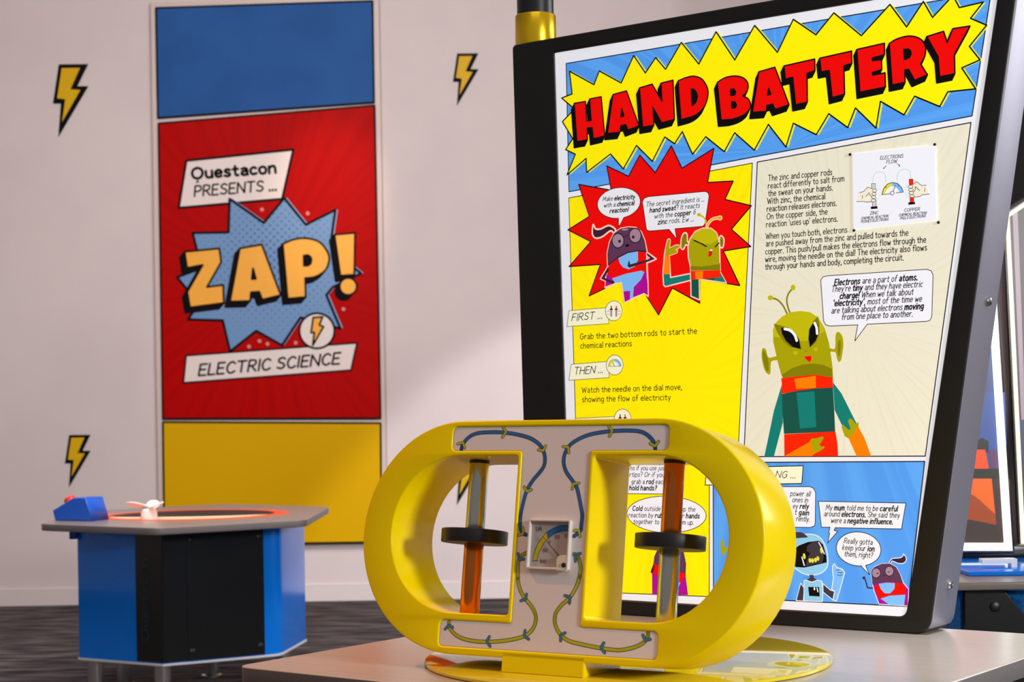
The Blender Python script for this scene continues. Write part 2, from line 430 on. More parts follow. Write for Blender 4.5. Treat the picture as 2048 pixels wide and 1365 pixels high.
# ------------------------------------------------------------------ the room
WALLY = 10.98
tag(box_obj('floor', (-7, -1.5, -0.1), (7, 12, 0), CARPET, bevel=0), kind='structure')
tag(box_obj('wall_back', (-7, WALLY, 0), (7, WALLY + 0.15, 4.6), WALLM, bevel=0), kind='structure')
tag(box_obj('wall_left', (-7.15, -1.5, 0), (-7, WALLY, 4.6), WALLM, bevel=0), kind='structure')
tag(box_obj('wall_right', (7, -1.5, 0), (7.15, WALLY, 4.6), WALLM, bevel=0), kind='structure')
tag(box_obj('ceiling', (-7, -1.5, 4.6), (7, 12, 4.75), CEIL, bevel=0), kind='structure')
bm = bmesh.new(); add_box(bm, (-7, WALLY - 0.016, 0.0), (7, WALLY, 0.098), 0.0)
add_box(bm, (-7, WALLY - 0.011, 0.098), (7, WALLY, 0.108), 0.003)
tag(link('baseboard_back', bm_mesh(bm), SKIRT), kind='structure')
bm = bmesh.new(); add_box(bm, (1.55, 8.2, 0), (7, 8.35, 4.6), 0.0)
tag(link('wall_partition', bm_mesh(bm), DARKW), kind='structure')

# ------------------------------------------------------------------ wall panels
WP = Plane((0, WALLY - 0.062, 0))                     # front of the panels
INKB = mat('poster_outline', (15, 11, 13), rough=0.6, spec=.06)
def wpoly(px): return [WP.st(p) for p in px]
def grow(p, d):                                       # rectangle-ish outline grown about its middle
    cx = sum(q[0] for q in p)/len(p); cz = sum(q[1] for q in p)/len(p)
    return [(x + (d if x > cx else -d), z + (d if z > cz else -d)) for x, z in p]
R_BLUE = [(312, 16), (745, 2), (748, 205), (316, 236)]
R_RED = [(317, 247), (749, 211), (761, 837), (326, 838)]
R_YEL = [(326, 845), (761, 847), (763, 1085), (329, 1091)]
back = wpoly([(300, 4), (757, -12), (775, 1086), (317, 1092)])
me = prism_mesh([back], WALLY - 0.05, WALLY - 0.001, 0.004)
tag(link('backing_board', me, mat('backing_paint', (214, 196, 188), rough=0.45)),
    'tall pale backing board on wall, showing as borders around blue, red and yellow panels', 'backing board')
def panel(name, px, m, label, cat, art=None):
    pts = wpoly(px)
    me = prism_mesh([pts], WALLY - 0.062, WALLY - 0.05, 0.0015)
    a = Art(WP, WALLY - 0.0622)
    a._line(pts, 0.012, INKB, True)
    if art: art(a)
    r = a.build(name, None, extra=(me, m))
    return tag(r, label, cat)
PB = noisy(mat('panel_blue', (44, 94, 160), rough=0.55, spec=.08), (40, 88, 152), scale=(3, 3, 3))
PYEL = mat('panel_yellow', (222, 172, 0), rough=0.5, spec=.08)
PRED = rays(mat('panel_red', (184, 2, 0), rough=0.5, spec=.06), (177, 0, 0), WP.st((530, 560)), 14)
panel('blank_panel', R_BLUE, PB, 'plain blue panel on the wall above the red poster', 'wall panel')
panel('blank_panel', R_YEL, PYEL, 'plain yellow panel on the wall below the red poster', 'wall panel')

Z2 = (300, 270, .38095); W1 = (340, 280, .14648); W2 = (340, 380, .19531); W3 = (350, 600, .18555)
def poster_art(a):
    pw = mat('poster_white', (236, 222, 216), rough=0.5); ob = mat('poster_orange', (252, 176, 44), rough=0.5)
    pb = halftone(mat('poster_blue', (104, 146, 194), rough=0.5), (72, 108, 160), 0.034, WP.st((545, 520)), 0.62)
    pl = mat('poster_light_blue', (120, 160, 202), rough=0.5); k = 0.012
    a.poly(P(W1, "222,284 1684,132 1532,808 118,930"), pw, line=0.016, lm=INKB)
    burst = P(Z2, "418,336 597,462 705,332 818,472 973,394 950,560 1000,640 1108,728 960,800 926,842 1000,1018 790,960 693,1106 558,1030 420,1138 382,975 200,970 255,885 142,748 270,700 224,515 412,512")
    a.poly(burst, pl, shift=(5, -1)); a.poly(burst, pb, line=0.016, lm=INKB)
    for x, y in ((575, 1083), (617, 1098), (765, 1092), (520, 1112), (828, 412), (588, 392), (1016, 915)):
        a.disc(P(Z2, f"{x},{y}")[0], 0.012, mat('poster_dot', (214, 130, 130), rough=0.5), n=12)
    let = [("150,635 505,600 525,740 380,995 545,975 552,1160 205,1205 178,1045 335,770 175,800", None, 0),
           ("715,600 940,560 1135,1080 945,1125 915,1045 830,1050 820,1140 615,1145", "850,805 880,912 838,915", 0),
           (None, "1370,675 1415,668 1442,690 1450,715 1442,752 1420,774 1372,778", 1),
           ("1685,460 1895,440 1888,870 1745,880", None, 0)]
    pp = P(W2, "1155,555") + crom(P(W2, "1155,555 1270,508 1400,497 1530,535 1612,635 1630,720 1590,825 1490,890 1385,905"))[1:] + P(W2, "1390,1100 1205,1115")
    for body, sh in ((None, 1), (ob, 0)):
        for o, hole, isP in let:
            px = pp if isP else P(W2, o)
            hs = [P(W2, hole)] if hole else []
            if sh:
                for q in (1, .75, .5, .25): a.poly(px, INKB, shift=(-9.5*q, 11*q), line=0.013, lm=INKB)
            else: a.poly(px, ob, hs, line=0.013, lm=INKB)
        c = P(W2, "1825,990")[0]
        if sh:
            for q in (1, .6, .3): a.disc((c[0] - 9.5*q, c[1] + 11*q), 0.057, INKB)
        else: a.disc(c, 0.0535, ob, 0.013, INKB)
    a.poly(P(W3, "120,602 1962,465 1897,760 90,897"), pw, line=0.012, lm=INKB)
    a.disc(P(W3, "1530,335")[0], 0.110, pw, 0.014, INKB)
    a.poly(P(W3, "1490,192 1592,185 1556,272 1602,290 1485,492 1502,352 1466,356"), ob, line=0.012, lm=INKB)
    a.text("Questacon", P(W1, "305,533")[0], P(W1, "1445,448")[0], 0.066, 0.0172, INKB)
    a.poly(P(W1, "378,535 398,583 350,590"), INKB)
    a.text("PRESENTS ...", P(W1, "335,772")[0], P(W1, "1450,686")[0], 0.064, 0.0115, INKB, 0.1)
    a.text("ELECTRIC SCIENCE", P(W3, "255,818")[0], P(W3, "1770,690")[0], 0.068, 0.0128, INKB, 0.22)
panel('science_poster', R_RED, PRED, 'red comic poster on the wall with blue starburst and big orange ZAP! lettering', 'poster', poster_art)

# lightning bolt stickers
BP = Plane((0, WALLY - 0.004, 0))
BOLT = P((90, 110, .12458), "222,155 692,150 518,505 695,505 215,1318 255,785 128,785")
BFILL = P((90, 110, .12458), "268,215 562,212 408,558 568,566 275,1080 325,715 196,700")
tip = BP.st(BOLT[4])
shape = [(x - tip[0], z - tip[1]) for x, z in (BP.st(p) for p in BOLT)]
fill = [(x - tip[0], z - tip[1]) for x, z in (BP.st(p) for p in BFILL)]
me = prism_mesh([shape], -0.003, 0.003, 0.0005)
ba = Art(BP, -0.0032); ba._poly(fill, B_YEL)
bolt = ba.build('lightning_bolt_sticker', None, extra=(me, B_BLACK))
spots = [((117, 273.8), 1.0, 'largest yellow and black lightning bolt sticker, high on the wall left of the poster'),
         ((913.7, 211.5), 0.72, 'yellow and black lightning bolt sticker on wall between blue panel and big sign'),
         ((138, 975), 0.72, 'yellow and black lightning bolt sticker on the wall above the blue control box'),
         ((913.6, 1011), 0.72, 'yellow and black lightning bolt sticker seen through the left hole of the yellow device')]
for i, (p, sc, lb) in enumerate(spots):
    o = bolt if i == 0 else bolt.copy()
    if i: COL.objects.link(o)
    s = BP.st(p); o.location = (s[0], WALLY - 0.004, s[1]); o.scale = (sc, 1, sc)
    tag(o, lb, 'wall sticker', 'lightning bolt stickers')

# ------------------------------------------------------------------ far table with a spinner
T0 = Vector((-1.37, 7.4, 0))
far = root('activity_table', T0, label='far hexagonal grey activity table on blue and black cabinet in front of the poster', cat='table', group='activity tables')
top = [(-1.872, 6.90), (-1.335, 6.50), (-.815, 6.885), (-.825, 7.86), (-1.37, 8.28), (-1.86, 7.85)]
top = [(x - T0.x, y - T0.y) for x, y in top]
me = prism_mesh([rounded(top, .05)], .722, .750, .003, flat=True)
ft = edged(link('table_top', me, LAMF, far))
CAB = [(-1.768, 7.08), (-1.378, 6.85), (-.955, 7.10), (-.90, 7.56), (-1.36, 7.95), (-1.76, 7.65)]
CAB = [(x - T0.x, y - T0.y) for x, y in CAB]
me = prism_mesh([rounded(CAB, [.01, .004, .05, .03, .03, .03])], .195, .722, .002, flat=True)
link('cabinet', me, CAB_BLUE, far)
me = prism_mesh([rounded(grow(CAB, .004), [.01, .006, .05, .03, .03, .03])], .185, .195, .002, flat=True)
tag(link('bottom_trim', me, TRIMW, far), 'thin white trim')
A_, B_, C_ = (Vector((*CAB[0], 0)), Vector((*CAB[1], 0)), Vector((*CAB[2], 0)))
def wrap_panel(bm, a, b, f0, f1, z0, z1, t):
    d = b - a; n = Vector((d.y, -d.x, 0)).normalized(); p, q = a + d*f0, a + d*f1
    v = [bm.verts.new((w.x, w.y, z)) for z in (z0, z1) for w in (p - n*.002, q - n*.002, q + n*t, p + n*t)]
    for f in ((0, 3, 2, 1), (4, 5, 6, 7), (0, 1, 5, 4), (1, 2, 6, 5), (2, 3, 7, 6), (3, 0, 4, 7)): bm.faces.new([v[k] for k in f])
bm = bmesh.new(); wrap_panel(bm, A_, B_, .70, 1.0, .20, .715, .004); wrap_panel(bm, B_, C_, 0.0, .20, .20, .715, .004)
n1 = Vector(((B_-A_).y, -(B_-A_).x, 0)).normalized(); n2 = Vector(((C_-B_).y, -(C_-B_).x, 0)).normalized()
add_lathe(bm, [(0, .20), (.0045, .20), (.0045, .715), (0, .715)], 16, Matrix.Translation((B_.x, B_.y, 0)))
bmesh.ops.recalc_face_normals(bm, faces=list(bm.faces))
tag(link('corner_panel', bm_mesh(bm), CAB_BLACK, far), 'black corner panel with faint vertical lettering')
bm = bmesh.new(); wrap_panel(bm, B_, C_, .1995, .86, .20, .715, .006); bmesh.ops.recalc_face_normals(bm, faces=list(bm.faces))
acc = tag(link('access_panel', bm_mesh(bm), CAB_BLACK, far), 'matt black access panel')
d = (C_ - B_); n = Vector((d.y, -d.x, 0)).normalized()
for f in (.235, .82):
    for z in (.235, .675):
        p = B_ + d*f + n*.006
        M = Matrix.Translation((p.x, p.y, z)) @ n.to_track_quat('Z', 'Y').to_matrix().to_4x4()
        lathe_obj('screw', [(0, 0), (.012, 0), (.012, .002), (.008, .004), (0, .004)], RUBBER, acc, M, 16)
# vertical wordmark on the corner panel
d = (B_ - A_); n = Vector((d.y, -d.x, 0)).normalized(); p = A_ + d*.80 + n*.005
wa = Art(BP, 0.0); wa.text_st("Questacon", (.018, .285), (.018, .605), .036, .007, mat('wordmark', (22, 52, 70), rough=.3))
w = wa.build('lettering', far, loc=(p.x, p.y, 0), rot=(0, 0, atan2(d.y, d.x)))
for x, y in ((-1.705, 7.10), (-1.400, 6.93), (-.985, 7.42), (-1.36, 7.82), (-1.70, 7.6)):
    lathe_obj('leg', [(.045, 0), (.045, .01), (.033, .014), (.033, .186), (0, .186), (0, 0), (.045, 0)], STEEL, far, Matrix.Translation((x - T0.x, y - T0.y, 0)), 24)
# game disc let into the top
RC = Vector((-1.352 - T0.x, 7.37 - T0.y, 0))
bm = bmesh.new(); add_lathe(bm, [(0, .7495), (.405, .7495), (.405, .7508), (.403, .7514), (.346, .7514), (.344, .7509), (0, .7509)], 64, Matrix.Translation(RC))
disc = link('game_disc', bm_mesh(bm), mat('disc_orange', (244, 78, 14), rough=.35), ft, smooth=35)
bm = bmesh.new(); add_lathe(bm, [(0, .7504), (.342, .7504), (.342, .7512), (0, .7512)], 64, Matrix.Translation(RC))
link('disc_face', bm_mesh(bm), mat('disc_dark', (44, 40, 38), rough=.5, spec=.1), ft, smooth=35)
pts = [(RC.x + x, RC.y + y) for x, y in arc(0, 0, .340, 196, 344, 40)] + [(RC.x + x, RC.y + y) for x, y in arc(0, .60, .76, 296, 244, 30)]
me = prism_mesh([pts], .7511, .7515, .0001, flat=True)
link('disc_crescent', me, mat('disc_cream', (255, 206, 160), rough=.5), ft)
# little white spinner on the disc
sp = root('spinner', (-1.475, 7.08, .7516), label='small white three-bladed spinner standing on the far table\'s orange disc', cat='spinner')
WHT = mat('white_plastic', (244, 232, 224), rough=.35)
lathe_obj('hub', [(0, 0), (.034, 0), (.032, .03), (.026, .042), (0, .044)], WHT, sp)
for k in range(3):
    bl = prism_mesh([crom([(0, -.012), (.05, -.024), (.085, -.012), (.092, .004), (.06, .022), (0, .014)], True)], -.002, .002, .001, flat=True)
    link('blade', bl, WHT, sp, loc=(0, 0, .046), rot=(radians(22), radians(-14), radians(200 + 120*k)))
# blue control box
cb = root('control_box', (-1.748, 7.09, .7518), (0, 0, radians(-22)), label='blue wedge-shaped control box with red button on the far table\'s left end', cat='control box')
prof = [(-.088, 0), (.090, 0), (.060, .092), (.0, .092), (-.100, .040)]
BOXB = mat('box_blue', (24, 84, 188), rough=.35)
me = prism_mesh([prof], -.06, .06, .004)
link('housing', me, BOXB, cb)
M = Matrix.Translation((-.050, 0, .067)) @ Matrix.Rotation(radians(-27.5), 4, 'Y')
bt = lathe_obj('push_button', [(0, -.001), (.034, -.001), (.034, .006), (.024, .008), (.024, .02), (.019, .027), (0, .029)], mat('button_red', (226, 60, 40), rough=.35), cb, M)
bx = box_obj('table_bracket', (-1.795 - T0.x, 7.06 - T0.y, .675), (-1.765 - T0.x, 7.13 - T0.y, .722), BOXB, far, .004)

# ------------------------------------------------------------------ near table
YAW = 36.5
NT = Vector((-.455, 2.834, 0))
near = root('activity_table', NT, (0, 0, radians(-YAW)), label='near square grey activity table carrying the yellow device and the big sign', cat='table', group='activity tables')
sq = rounded([(0, 0), (1.045, 0), (1.045, 1.005), (0, 1.005)], .03)
edged(link('table_top', prism_mesh([sq], .718, .750, .003, res=3, flat=True), LAM, near))
bm = bmesh.new(); add_box(bm, (.12, .12, .19), (.925, .885, .718), .02)
link('cabinet', bm_mesh(bm), CAB_BLUE, near)
bm = bmesh.new(); add_box(bm, (.2, .112, .2), (.845, .12, .71), .002)
link('access_panel', bm_mesh(bm), CAB_BLACK, near)
for x in (.2, .84):
    for y in (.2, .8):
        lathe_obj('leg', [(.045, 0), (.045, .01), (.033, .014), (.033, .191), (0, .191), (0, 0), (.045, 0)], STEEL, near, Matrix.Translation((x, y, 0)), 24)
# ------------------------------------------------------------------ the big backlit sign
SO = (0.732, 3.074, 0.7505)
SP = Plane(SO, YAW)
sign = root('exhibit_sign', SO, SP.rot(), label='tall black-framed backlit comic sign titled HAND BATTERY standing behind the yellow device', cat='sign')
OUT = [(-.878, 0), (-.004, 0), (.1805, 1.163), (-.897, 1.163)]
INN = [(-.770, .030), (-.051, .030), (.1395, 1.131), (-.790, 1.131)]
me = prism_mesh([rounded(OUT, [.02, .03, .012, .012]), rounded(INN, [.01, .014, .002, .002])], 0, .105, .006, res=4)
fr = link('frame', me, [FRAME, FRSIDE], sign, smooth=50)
for p in me.polygons:                                  # right flank of the black frame, its reflected light painted in as grey
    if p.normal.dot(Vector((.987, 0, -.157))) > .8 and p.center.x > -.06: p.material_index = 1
bk = [(-.80, .02), (-.03, .02), (.15, 1.14), (-.81, 1.14)]
link('back_panel', prism_mesh([bk], .085, .100, .002), FRAME, sign)
# pole with its gold collar
PX_, PY_ = -.875, .056
lathe_obj('pole', [(0, -.7505), (.075, -.7505), (.075, -.742), (.038, -.738), (.038, 2.6), (0, 2.6)], POLE, sign, Matrix.Translation((PX_, PY_, 0)), 40)
lathe_obj('collar', [(.0375, 1.1635), (.0415, 1.1635), (.0425, 1.166), (.0425, 1.226), (.0415, 1.2285), (.0375, 1.2285)], BRASS, sign, Matrix.Translation((PX_, PY_, 0)), 40)
# side screws
for t in (.585, .085):
    s = -.004 + .1587*t
    n = Vector((1, 0, -.1587)).normalized()
    M = Matrix.Translation((s + .0002, .056, t)) @ n.to_track_quat('Z', 'Y').to_matrix().to_4x4()
    lathe_obj('screw', [(0, 0), (.0085, 0), (.0088, .002), (.0066, .0052), (.003, .0062), (.0026, .0035), (0, .0035)], STEEL, sign, M, 20)

# ---- the printed panel
a = Art(SP, 0.0036)
pan = rounded([(-.772, .028), (-.049, .028), (.1415, 1.133), (-.792, 1.133)], [.01, .014, .002, .002])
pm = prism_mesh([pan], .0037, .010, .0005)
rays(S_BLUE, (90, 164, 246), SP.st((1560, 300)), 16); rays(S_YEL, (255, 228, 0), SP.st((1330, 780)), 22, .5, .62)
rays(S_CREAM, (226, 222, 200), SP.st((1700, 640)), 30, .5, .62)
K = .0016                                              # ordinary outline
T1 = .0013                                             # thin outline
Z4 = (1020, 0, .29312); Z5 = (1500, 0, .29305); Z6 = (1110, 340, .21978); Z7 = (1110, 590, .2002); Z8 = (1490, 270, .21978)
Y1 = (1490, 530, .29304); Y2 = (1210, 900, .24906); Y3 = (1520, 900, .24911)
L1 = (1130, 130, .14648); L2 = (1420, 90, .14648); L3 = (1690, 30, .13184)
G1 = (1310, 420, .13189); G2 = (1580, 1060, .13184); G3 = (1510, 560, .14649); G4 = (1510, 740, .13186); G5 = (1700, 290, .12457)
X8 = (1140, 420, .14649)
# the four comic boxes
a.poly([(1130.3, 126.6), (1981, -17.6), (1942.5, 231.5), (1136, 383.4)], S_BLUE, line=K*1.2, lm=S_NAVY)
a.poly([(1135.7, 396), (1503, 326), (1474, 914), (1417, 920), (1416.7, 1194.4), (1160, 1184)], S_YEL, line=K, lm=S_NAVY)
a.poly([(1513, 324), (1940.5, 244.7), (1849, 913), (1486, 914)], S_CREAM, line=K*1.2, lm=S_NAVY)
a.poly([(1424.6, 926), (1848, 923.7), (1814, 1214), (1425.2, 1195)], S_BLUE, line=K*1.2, lm=S_NAVY)
# title burst
burst = (P(Z4, "400,485 567,577 603,483 753,565 838,378 918,497 988,392 1056,472 1163,288 1283,436 1400,215 1528,408 1664,172")
         + P(Z5, "182,356 290,130 445,236 567,86 755,242 950,28 1064,182 1178,8 1241,117 1380,-32 1424,50 1587,12 1500,123 1610,170 1492,315 1565,407 1440,462 1535,605 1345,625 1290,726 1118,655 1046,783 885,690 855,873 714,735 662,870 532,775 447,918 290,840 240,1003 120,848 24,1024")
         + P(Z4, "1527,905 1456,1034 1330,932 1240,1052 1170,897 1117,980 1050,934 965,1100 857,992 767,1152 680,1050 517,1176 513,1080 383,1193 440,1052 374,1020 422,946 352,829 418,760 425,735 347,668 418,640"))
a.poly(burst, S_LIME, shift=(5, 0.5)); a.poly(burst, S_YELB, line=.0026, lm=S_BLACK)
LET = []
def letter(crop, o, holes=(), curve=None):
    px = P(crop, o)
    if curve:                                          # (text before curve, curve, after)
        px = P(crop, o) + crom(P(crop, curve[0]))[1:] + (P(crop, curve[1]) if curve[1] else [])
    LET.append((px, [P(crop, h) for h in holes]))
letter(L1, "118,522 272,496 288,765 350,757 328,462 487,432 535,968 378,1005 362,850 292,862 300,1020 155,1045")
letter(L1, "650,402 835,352 1005,830 855,888 825,812 755,830 745,918 575,935", ["768,590 800,695 755,708"])
letter(L1, "1012,312 1185,260 1320,495 1305,248 1470,205 1490,742 1315,790 1195,575 1208,822 1056,850")
letter(L1, "1535,215", ["1715,325 1755,332 1788,375 1800,430 1788,485 1765,525 1725,552"], ("1535,215 1650,168 1760,152 1870,200 1942,335 1930,480 1870,600 1755,690 1575,745", None))
letter(L2, "92,510", ["272,605 320,600 345,640 328,682 278,690", "287,775 335,775 355,820 335,858 293,862"],
       ("92,510 200,445 330,422 440,444 505,510 512,590 480,660 440,692 510,730 545,800 530,880 440,960 300,1010 145,1025", None))
letter(L2, "662,365 880,302 1075,815 885,878 850,805 770,825 765,905 575,920", ["795,590 828,670 780,685"])
letter(L2, "1005,285 1425,190 1430,350 1320,385 1325,780 1165,815 1125,440 1025,465")
letter(L2, "1490,178 1925,80 1930,250 1820,280 1830,670 1660,715 1620,345 1510,365")
letter(L3, "170,520 590,425 590,600 405,650 405,690 545,675 550,825 405,870 410,910 600,875 605,1090 218,1170")
letter(L3, "665,430", ["885,520 955,515 990,545 998,590 970,645 895,675"],
       ("665,430 780,362 950,318 1090,338 1185,410 1218,520 1198,640 1140,740", "1245,905 1050,990 960,825 900,830 905,1020 708,1060"))
letter(L3, "1235,325 1490,245 1545,415 1630,205 1890,165 1655,595 1660,890 1430,935 1405,630")
for px, hs in LET:
    a.poly(px, S_LIME, shift=(-5, 13.5), line=.0035, lm=S_LIME)
for px, hs in LET:
    for q in (1, .8, .6, .4, .2): a.poly(px, S_BLACK, hs if hs and q < .5 else (), shift=(-6*q, 12.2*q), line=.003, lm=S_BLACK)
for px, hs in LET: a.poly(px, S_RED, hs, line=.0027, lm=S_BLACK)
# red burst with two cartoon figures
rb = P(Z4, "463,1258 685,1298 655,1132 803,1203 880,1058 985,1178 1095,995 1168,1148 1385,1012 1343,1245") + \
     P(Z6, "1615,100 1540,268 1780,325 1598,540 1775,697 1525,738 1675,1053 1310,993 1310,1213 1060,1075 935,1320 803,1115 622,1208 600,1005 302,1148 405,860 120,880 318,652 110,545 305,422")
a.poly(rb, S_RED, line=.0022, lm=S_BLACK)
a.poly(P(X8, "650,230 652,130 720,105"), S_WHITE, line=T1, lm=S_BLACK)
a.oval(P(Z6, "574,300")[0], 43.2, 30.6, S_WHITE, -9, line=T1, lm=S_BLACK)
a.poly(P(X8, "662,212 655,110 722,95 700,140"), S_WHITE)
a.poly(P(Z6, "805,256 845,242 1355,195 1385,205 1395,238 1358,490 1338,513 1085,535 1100,630 1030,541 850,556 826,545 788,290"), S_WHITE, line=T1, lm=S_BLACK)
# purple figure
E2 = .0034
def fig(px, m, edge=None, smooth=False, crop=None):
    q = P(crop, px) if crop else px
    if smooth: q = crom(q, True)
    a.poly(q, m, line=edge or 0, lm=S_EDGE)
fig("608,265 520,212 410,258 340,258 305,200 295,330 340,385 430,365 540,285 590,315", S_PLUMD, E2, True, X8)
fig("1040,580 1165,670 1080,708 800,800 770,760 1080,672", S_PLUMD, E2, False, X8)
fig("510,770 405,940 580,1010 600,985 470,935 530,830", S_PLUMD, E2, False, X8)
body = P(X8, "505,760 498,600 530,440 590,320 680,255 790,235 890,245 960,300 1010,420 1038,560 1040,720 1052,1010 1055,1180 1000,1135 735,1262 695,975 470,1062 490,880")
a.poly(body, S_RED, line=E2, lm=S_EDGE)
fig("506,760 498,600 530,440 590,320 680,255 790,235 890,245 960,300 1010,420 1036,570 900,555 760,585 640,650", S_PLUM, None, False, X8)
fig("510,745 640,640 780,570 930,548 1036,560 1034,578 900,568 780,590 650,655 512,762", S_PLUMD, None, False, X8)
fig("650,660 780,590 915,568 920,680 880,770 790,812 715,785 670,730", S_SKY, None, False, X8)
fig("565,935 760,870 960,830 1005,848 960,950 860,1055 850,1190 808,1208 812,1105 720,1112 697,985 600,1000", S_SKY, None, False, X8)
fig("1005,850 1030,850 1050,1010 1052,1165 1000,1135 850,1195 862,1055 960,950", S_MAG, None, False, X8)
fig("718,1112 808,1106 806,1225 738,1255", S_MAG, None, False, X8); fig("490,870 560,935 600,985 480,1045 470,1050", S_MAG, None, False, X8)
fig("510,775 520,830 455,925 600,985 575,1012 415,940", S_PLUMD, None, False, X8)
fig("1040,585 1148,670 1080,698 800,790 775,765 790,700 800,690 812,745 1060,675 1085,655 1042,620", S_PLUMD, None, False, X8)
for c in ("645,420", "880,350"):
    o = P(X8, c)[0]; a.oval(o, 12, 14.6, S_LENS, line=.0024, lm=S_PLUMD)
for c in ("667,428", "853,370"): a.oval(P(X8, c)[0], 2.8, 3.2, S_PLUMD)
a.line(P(X8, "725,370 760,352 798,350"), .0016, S_PLUMD); a.oval(P(X8, "772,485")[0], 4, 2.6, S_BLACK, -10)
a.oval(P(X8, "740,268")[0], 7, 2, S_LENS, -4)
# small green figure
def g1(px, m, edge=None, smooth=False): fig(px, m, edge, smooth, G1)
a.line(P(G1, "655,75 720,105 755,160 765,265"), .0030, S_GRNL, smooth=True); a.oval(P(G1, "655,72")[0], 4, 3.4, S_GRNL)
a.line(P(G1, "775,265 800,200 870,135 970,120"), .0062, S_EDGE, smooth=True); a.oval(P(G1, "972,120")[0], 5.2, 5, S_EDGE)
a.line(P(G1, "775,265 800,200 870,135 970,120"), .0032, S_GRNL, smooth=True); a.oval(P(G1, "972,120")[0], 3.8, 3.6, S_GRNL)
g1("445,345 475,370 480,470 500,495 490,540 455,530 425,590 400,598 380,560 385,450 410,370", S_GRND, .0026, True)
g1("985,390 1025,420 1035,480 1020,560 990,575 968,540 965,440", S_GRND, .0026, True)
g1("525,965 225,1025 205,690 320,650 330,620 300,600 355,575 350,535 300,535 205,585 220,460 205,440 180,450 160,530 130,690 108,970 120,1140 145,1165 530,1068", S_TEAL, .0026)
g1("118,975 215,975 208,690 140,690", S_ORA)
g1("208,690 322,652 330,622 295,605 355,575 352,538 300,535 205,585 220,462 205,442 180,452 160,535 142,690", S_GRN)
g1("980,945 1070,1110 660,1050 665,1365 535,1310 530,920", S_TEALD, .0026)
g1("985,955 1062,1100 870,1070", S_TEAL)
g1("530,920 525,850 495,720 488,560 520,440 600,325 720,275 840,280 920,345 955,440 970,600 975,800 980,920", S_GRN, .0026)
g1("560,420 620,325 720,280 840,285 920,350 950,450 840,515 720,510 600,470", S_GRNL)
g1("525,850 700,860 950,825 978,800 980,915 530,922", S_GRND)
g1("532,925 980,915 982,1025 660,1050 535,1062", S_VERM); g1("598,935 720,930 715,1045 605,1052", S_ORA)
a.line(P(G1, "580,460 690,510 770,555"), .0024, S_BLACK); a.line(P(G1, "905,560 960,500"), .0024, S_BLACK)
a.poly(P(G1, "815,610 860,620 850,690 808,720 798,690"), S_RED); a.poly(P(G1, "820,600 862,598 858,622 822,622"), S_WHITE)
for s, p, q in (("Make *electricity*", "428,285", "718,262"), ("with a *chemical*", "437,342", "713,318"), ("*reaction!*", "492,392", "660,378")):
    a.text(s, P(Z6, p)[0], P(Z6, q)[0], .0088, .0011, S_TEXT, .2)
for s, p, q in (("The secret ingredient is ...", "822,335", "1350,283"), ("*hand sweat*? It reacts", "855,388", "1308,342"), ("with the *copper* &", "897,442", "1270,403"), ("*zinc* rods. Ew ...", "930,495", "1252,465")):
    a.text(s, P(Z6, p)[0], P(Z6, q)[0], .0092, .0011, S_TEXT, .2)
# instructions
def hand_icon(c, sgn):
    for d, m in ((-5, S_PLUMD), (5, S_RED)):
        a.line([(c[0] + d, c[1] - 10), (c[0] + d, c[1] - 3)], .0026, m); a.line([(c[0] + d - 2, c[1] - 4), (c[0] + d + 2, c[1] - 4)], .003, S_PLUMD)
        a.line([(c[0] + d, c[1] - 1), (c[0] + d, c[1] + 9)], .0042, S_LENS)
        k = -1 if d < 0 else 1
        a.line([(c[0] + d + 3*k, c[1] + 1), (c[0] + d + 6*k, c[1] - 1.5), (c[0] + d + 9*k, c[1] + 1.5)], .0006, S_NAVY); a.line([(c[0] + d + 3*k, c[1] + 6), (c[0] + d + 9*k, c[1] + 5)], .0006, S_NAVY)
for tagp, c in (("132,158 530,126 528,288 112,318", "580,160"), ("152,695 520,666 533,828 130,855", "587,702"), ("196,1236 690,1212 690,1380 180,1400", "667,1243")):
    a.poly(P(Z7, tagp), S_TAG, line=.001, lm=S_NAVY); a.disc(P(Z7, c)[0], .0199, S_TAG, .001, S_NAVY)
hand_icon(P(Z7, "580,165")[0], 1); hand_icon(P(Z7, "667,1250")[0], 1)
c = P(Z7, "588,718")[0]
a.poly([(c[0] + 12.5*cos(pi + pi*k/12), c[1] - .8 + 14*sin(pi + pi*k/12)) for k in range(7)] + [(c[0] + 8*cos(1.5*pi - pi*k/12), c[1] - .8 + 9*sin(1.5*pi - pi*k/12)) for k in range(7)], S_GOLD)
a.poly([(c[0] + 12.5*cos(1.5*pi + pi*k/12), c[1] - .8 + 14*sin(1.5*pi + pi*k/12)) for k in range(7)] + [(c[0] + 8*cos(2*pi - pi*k/12), c[1] - .8 + 9*sin(2*pi - pi*k/12)) for k in range(7)], S_SKY)
a.line([(c[0] + 12.5*cos(pi + pi*k/12), c[1] - .8 + 14*sin(pi + pi*k/12)) for k in range(13)], .0007, S_NAVY, True); a.line([(c[0] - 4, c[1] - 9), (c[0], c[1])], .001, S_NAVY)
a.text("FIRST ...", P(Z7, "158,262")[0], P(Z7, "462,235")[0], .0142, .0016, S_NAVY, .25)
a.text("THEN ...", P(Z7, "182,797")[0], P(Z7, "465,778")[0], .0142, .0016, S_NAVY, .25)
for s, p, q in (("Grab the two bottom rods to start the", "242,445", "1408,387"), ("chemical reactions", "245,537", "757,512"),
                ("Watch the needle on the dial move,", "260,980", "1258,948"), ("showing the flow of electricity", "262,1072", "1145,1052")):
    a.text(s, P(Z7, p)[0], P(Z7, q)[0], .0112, .0014, S_TEXT)
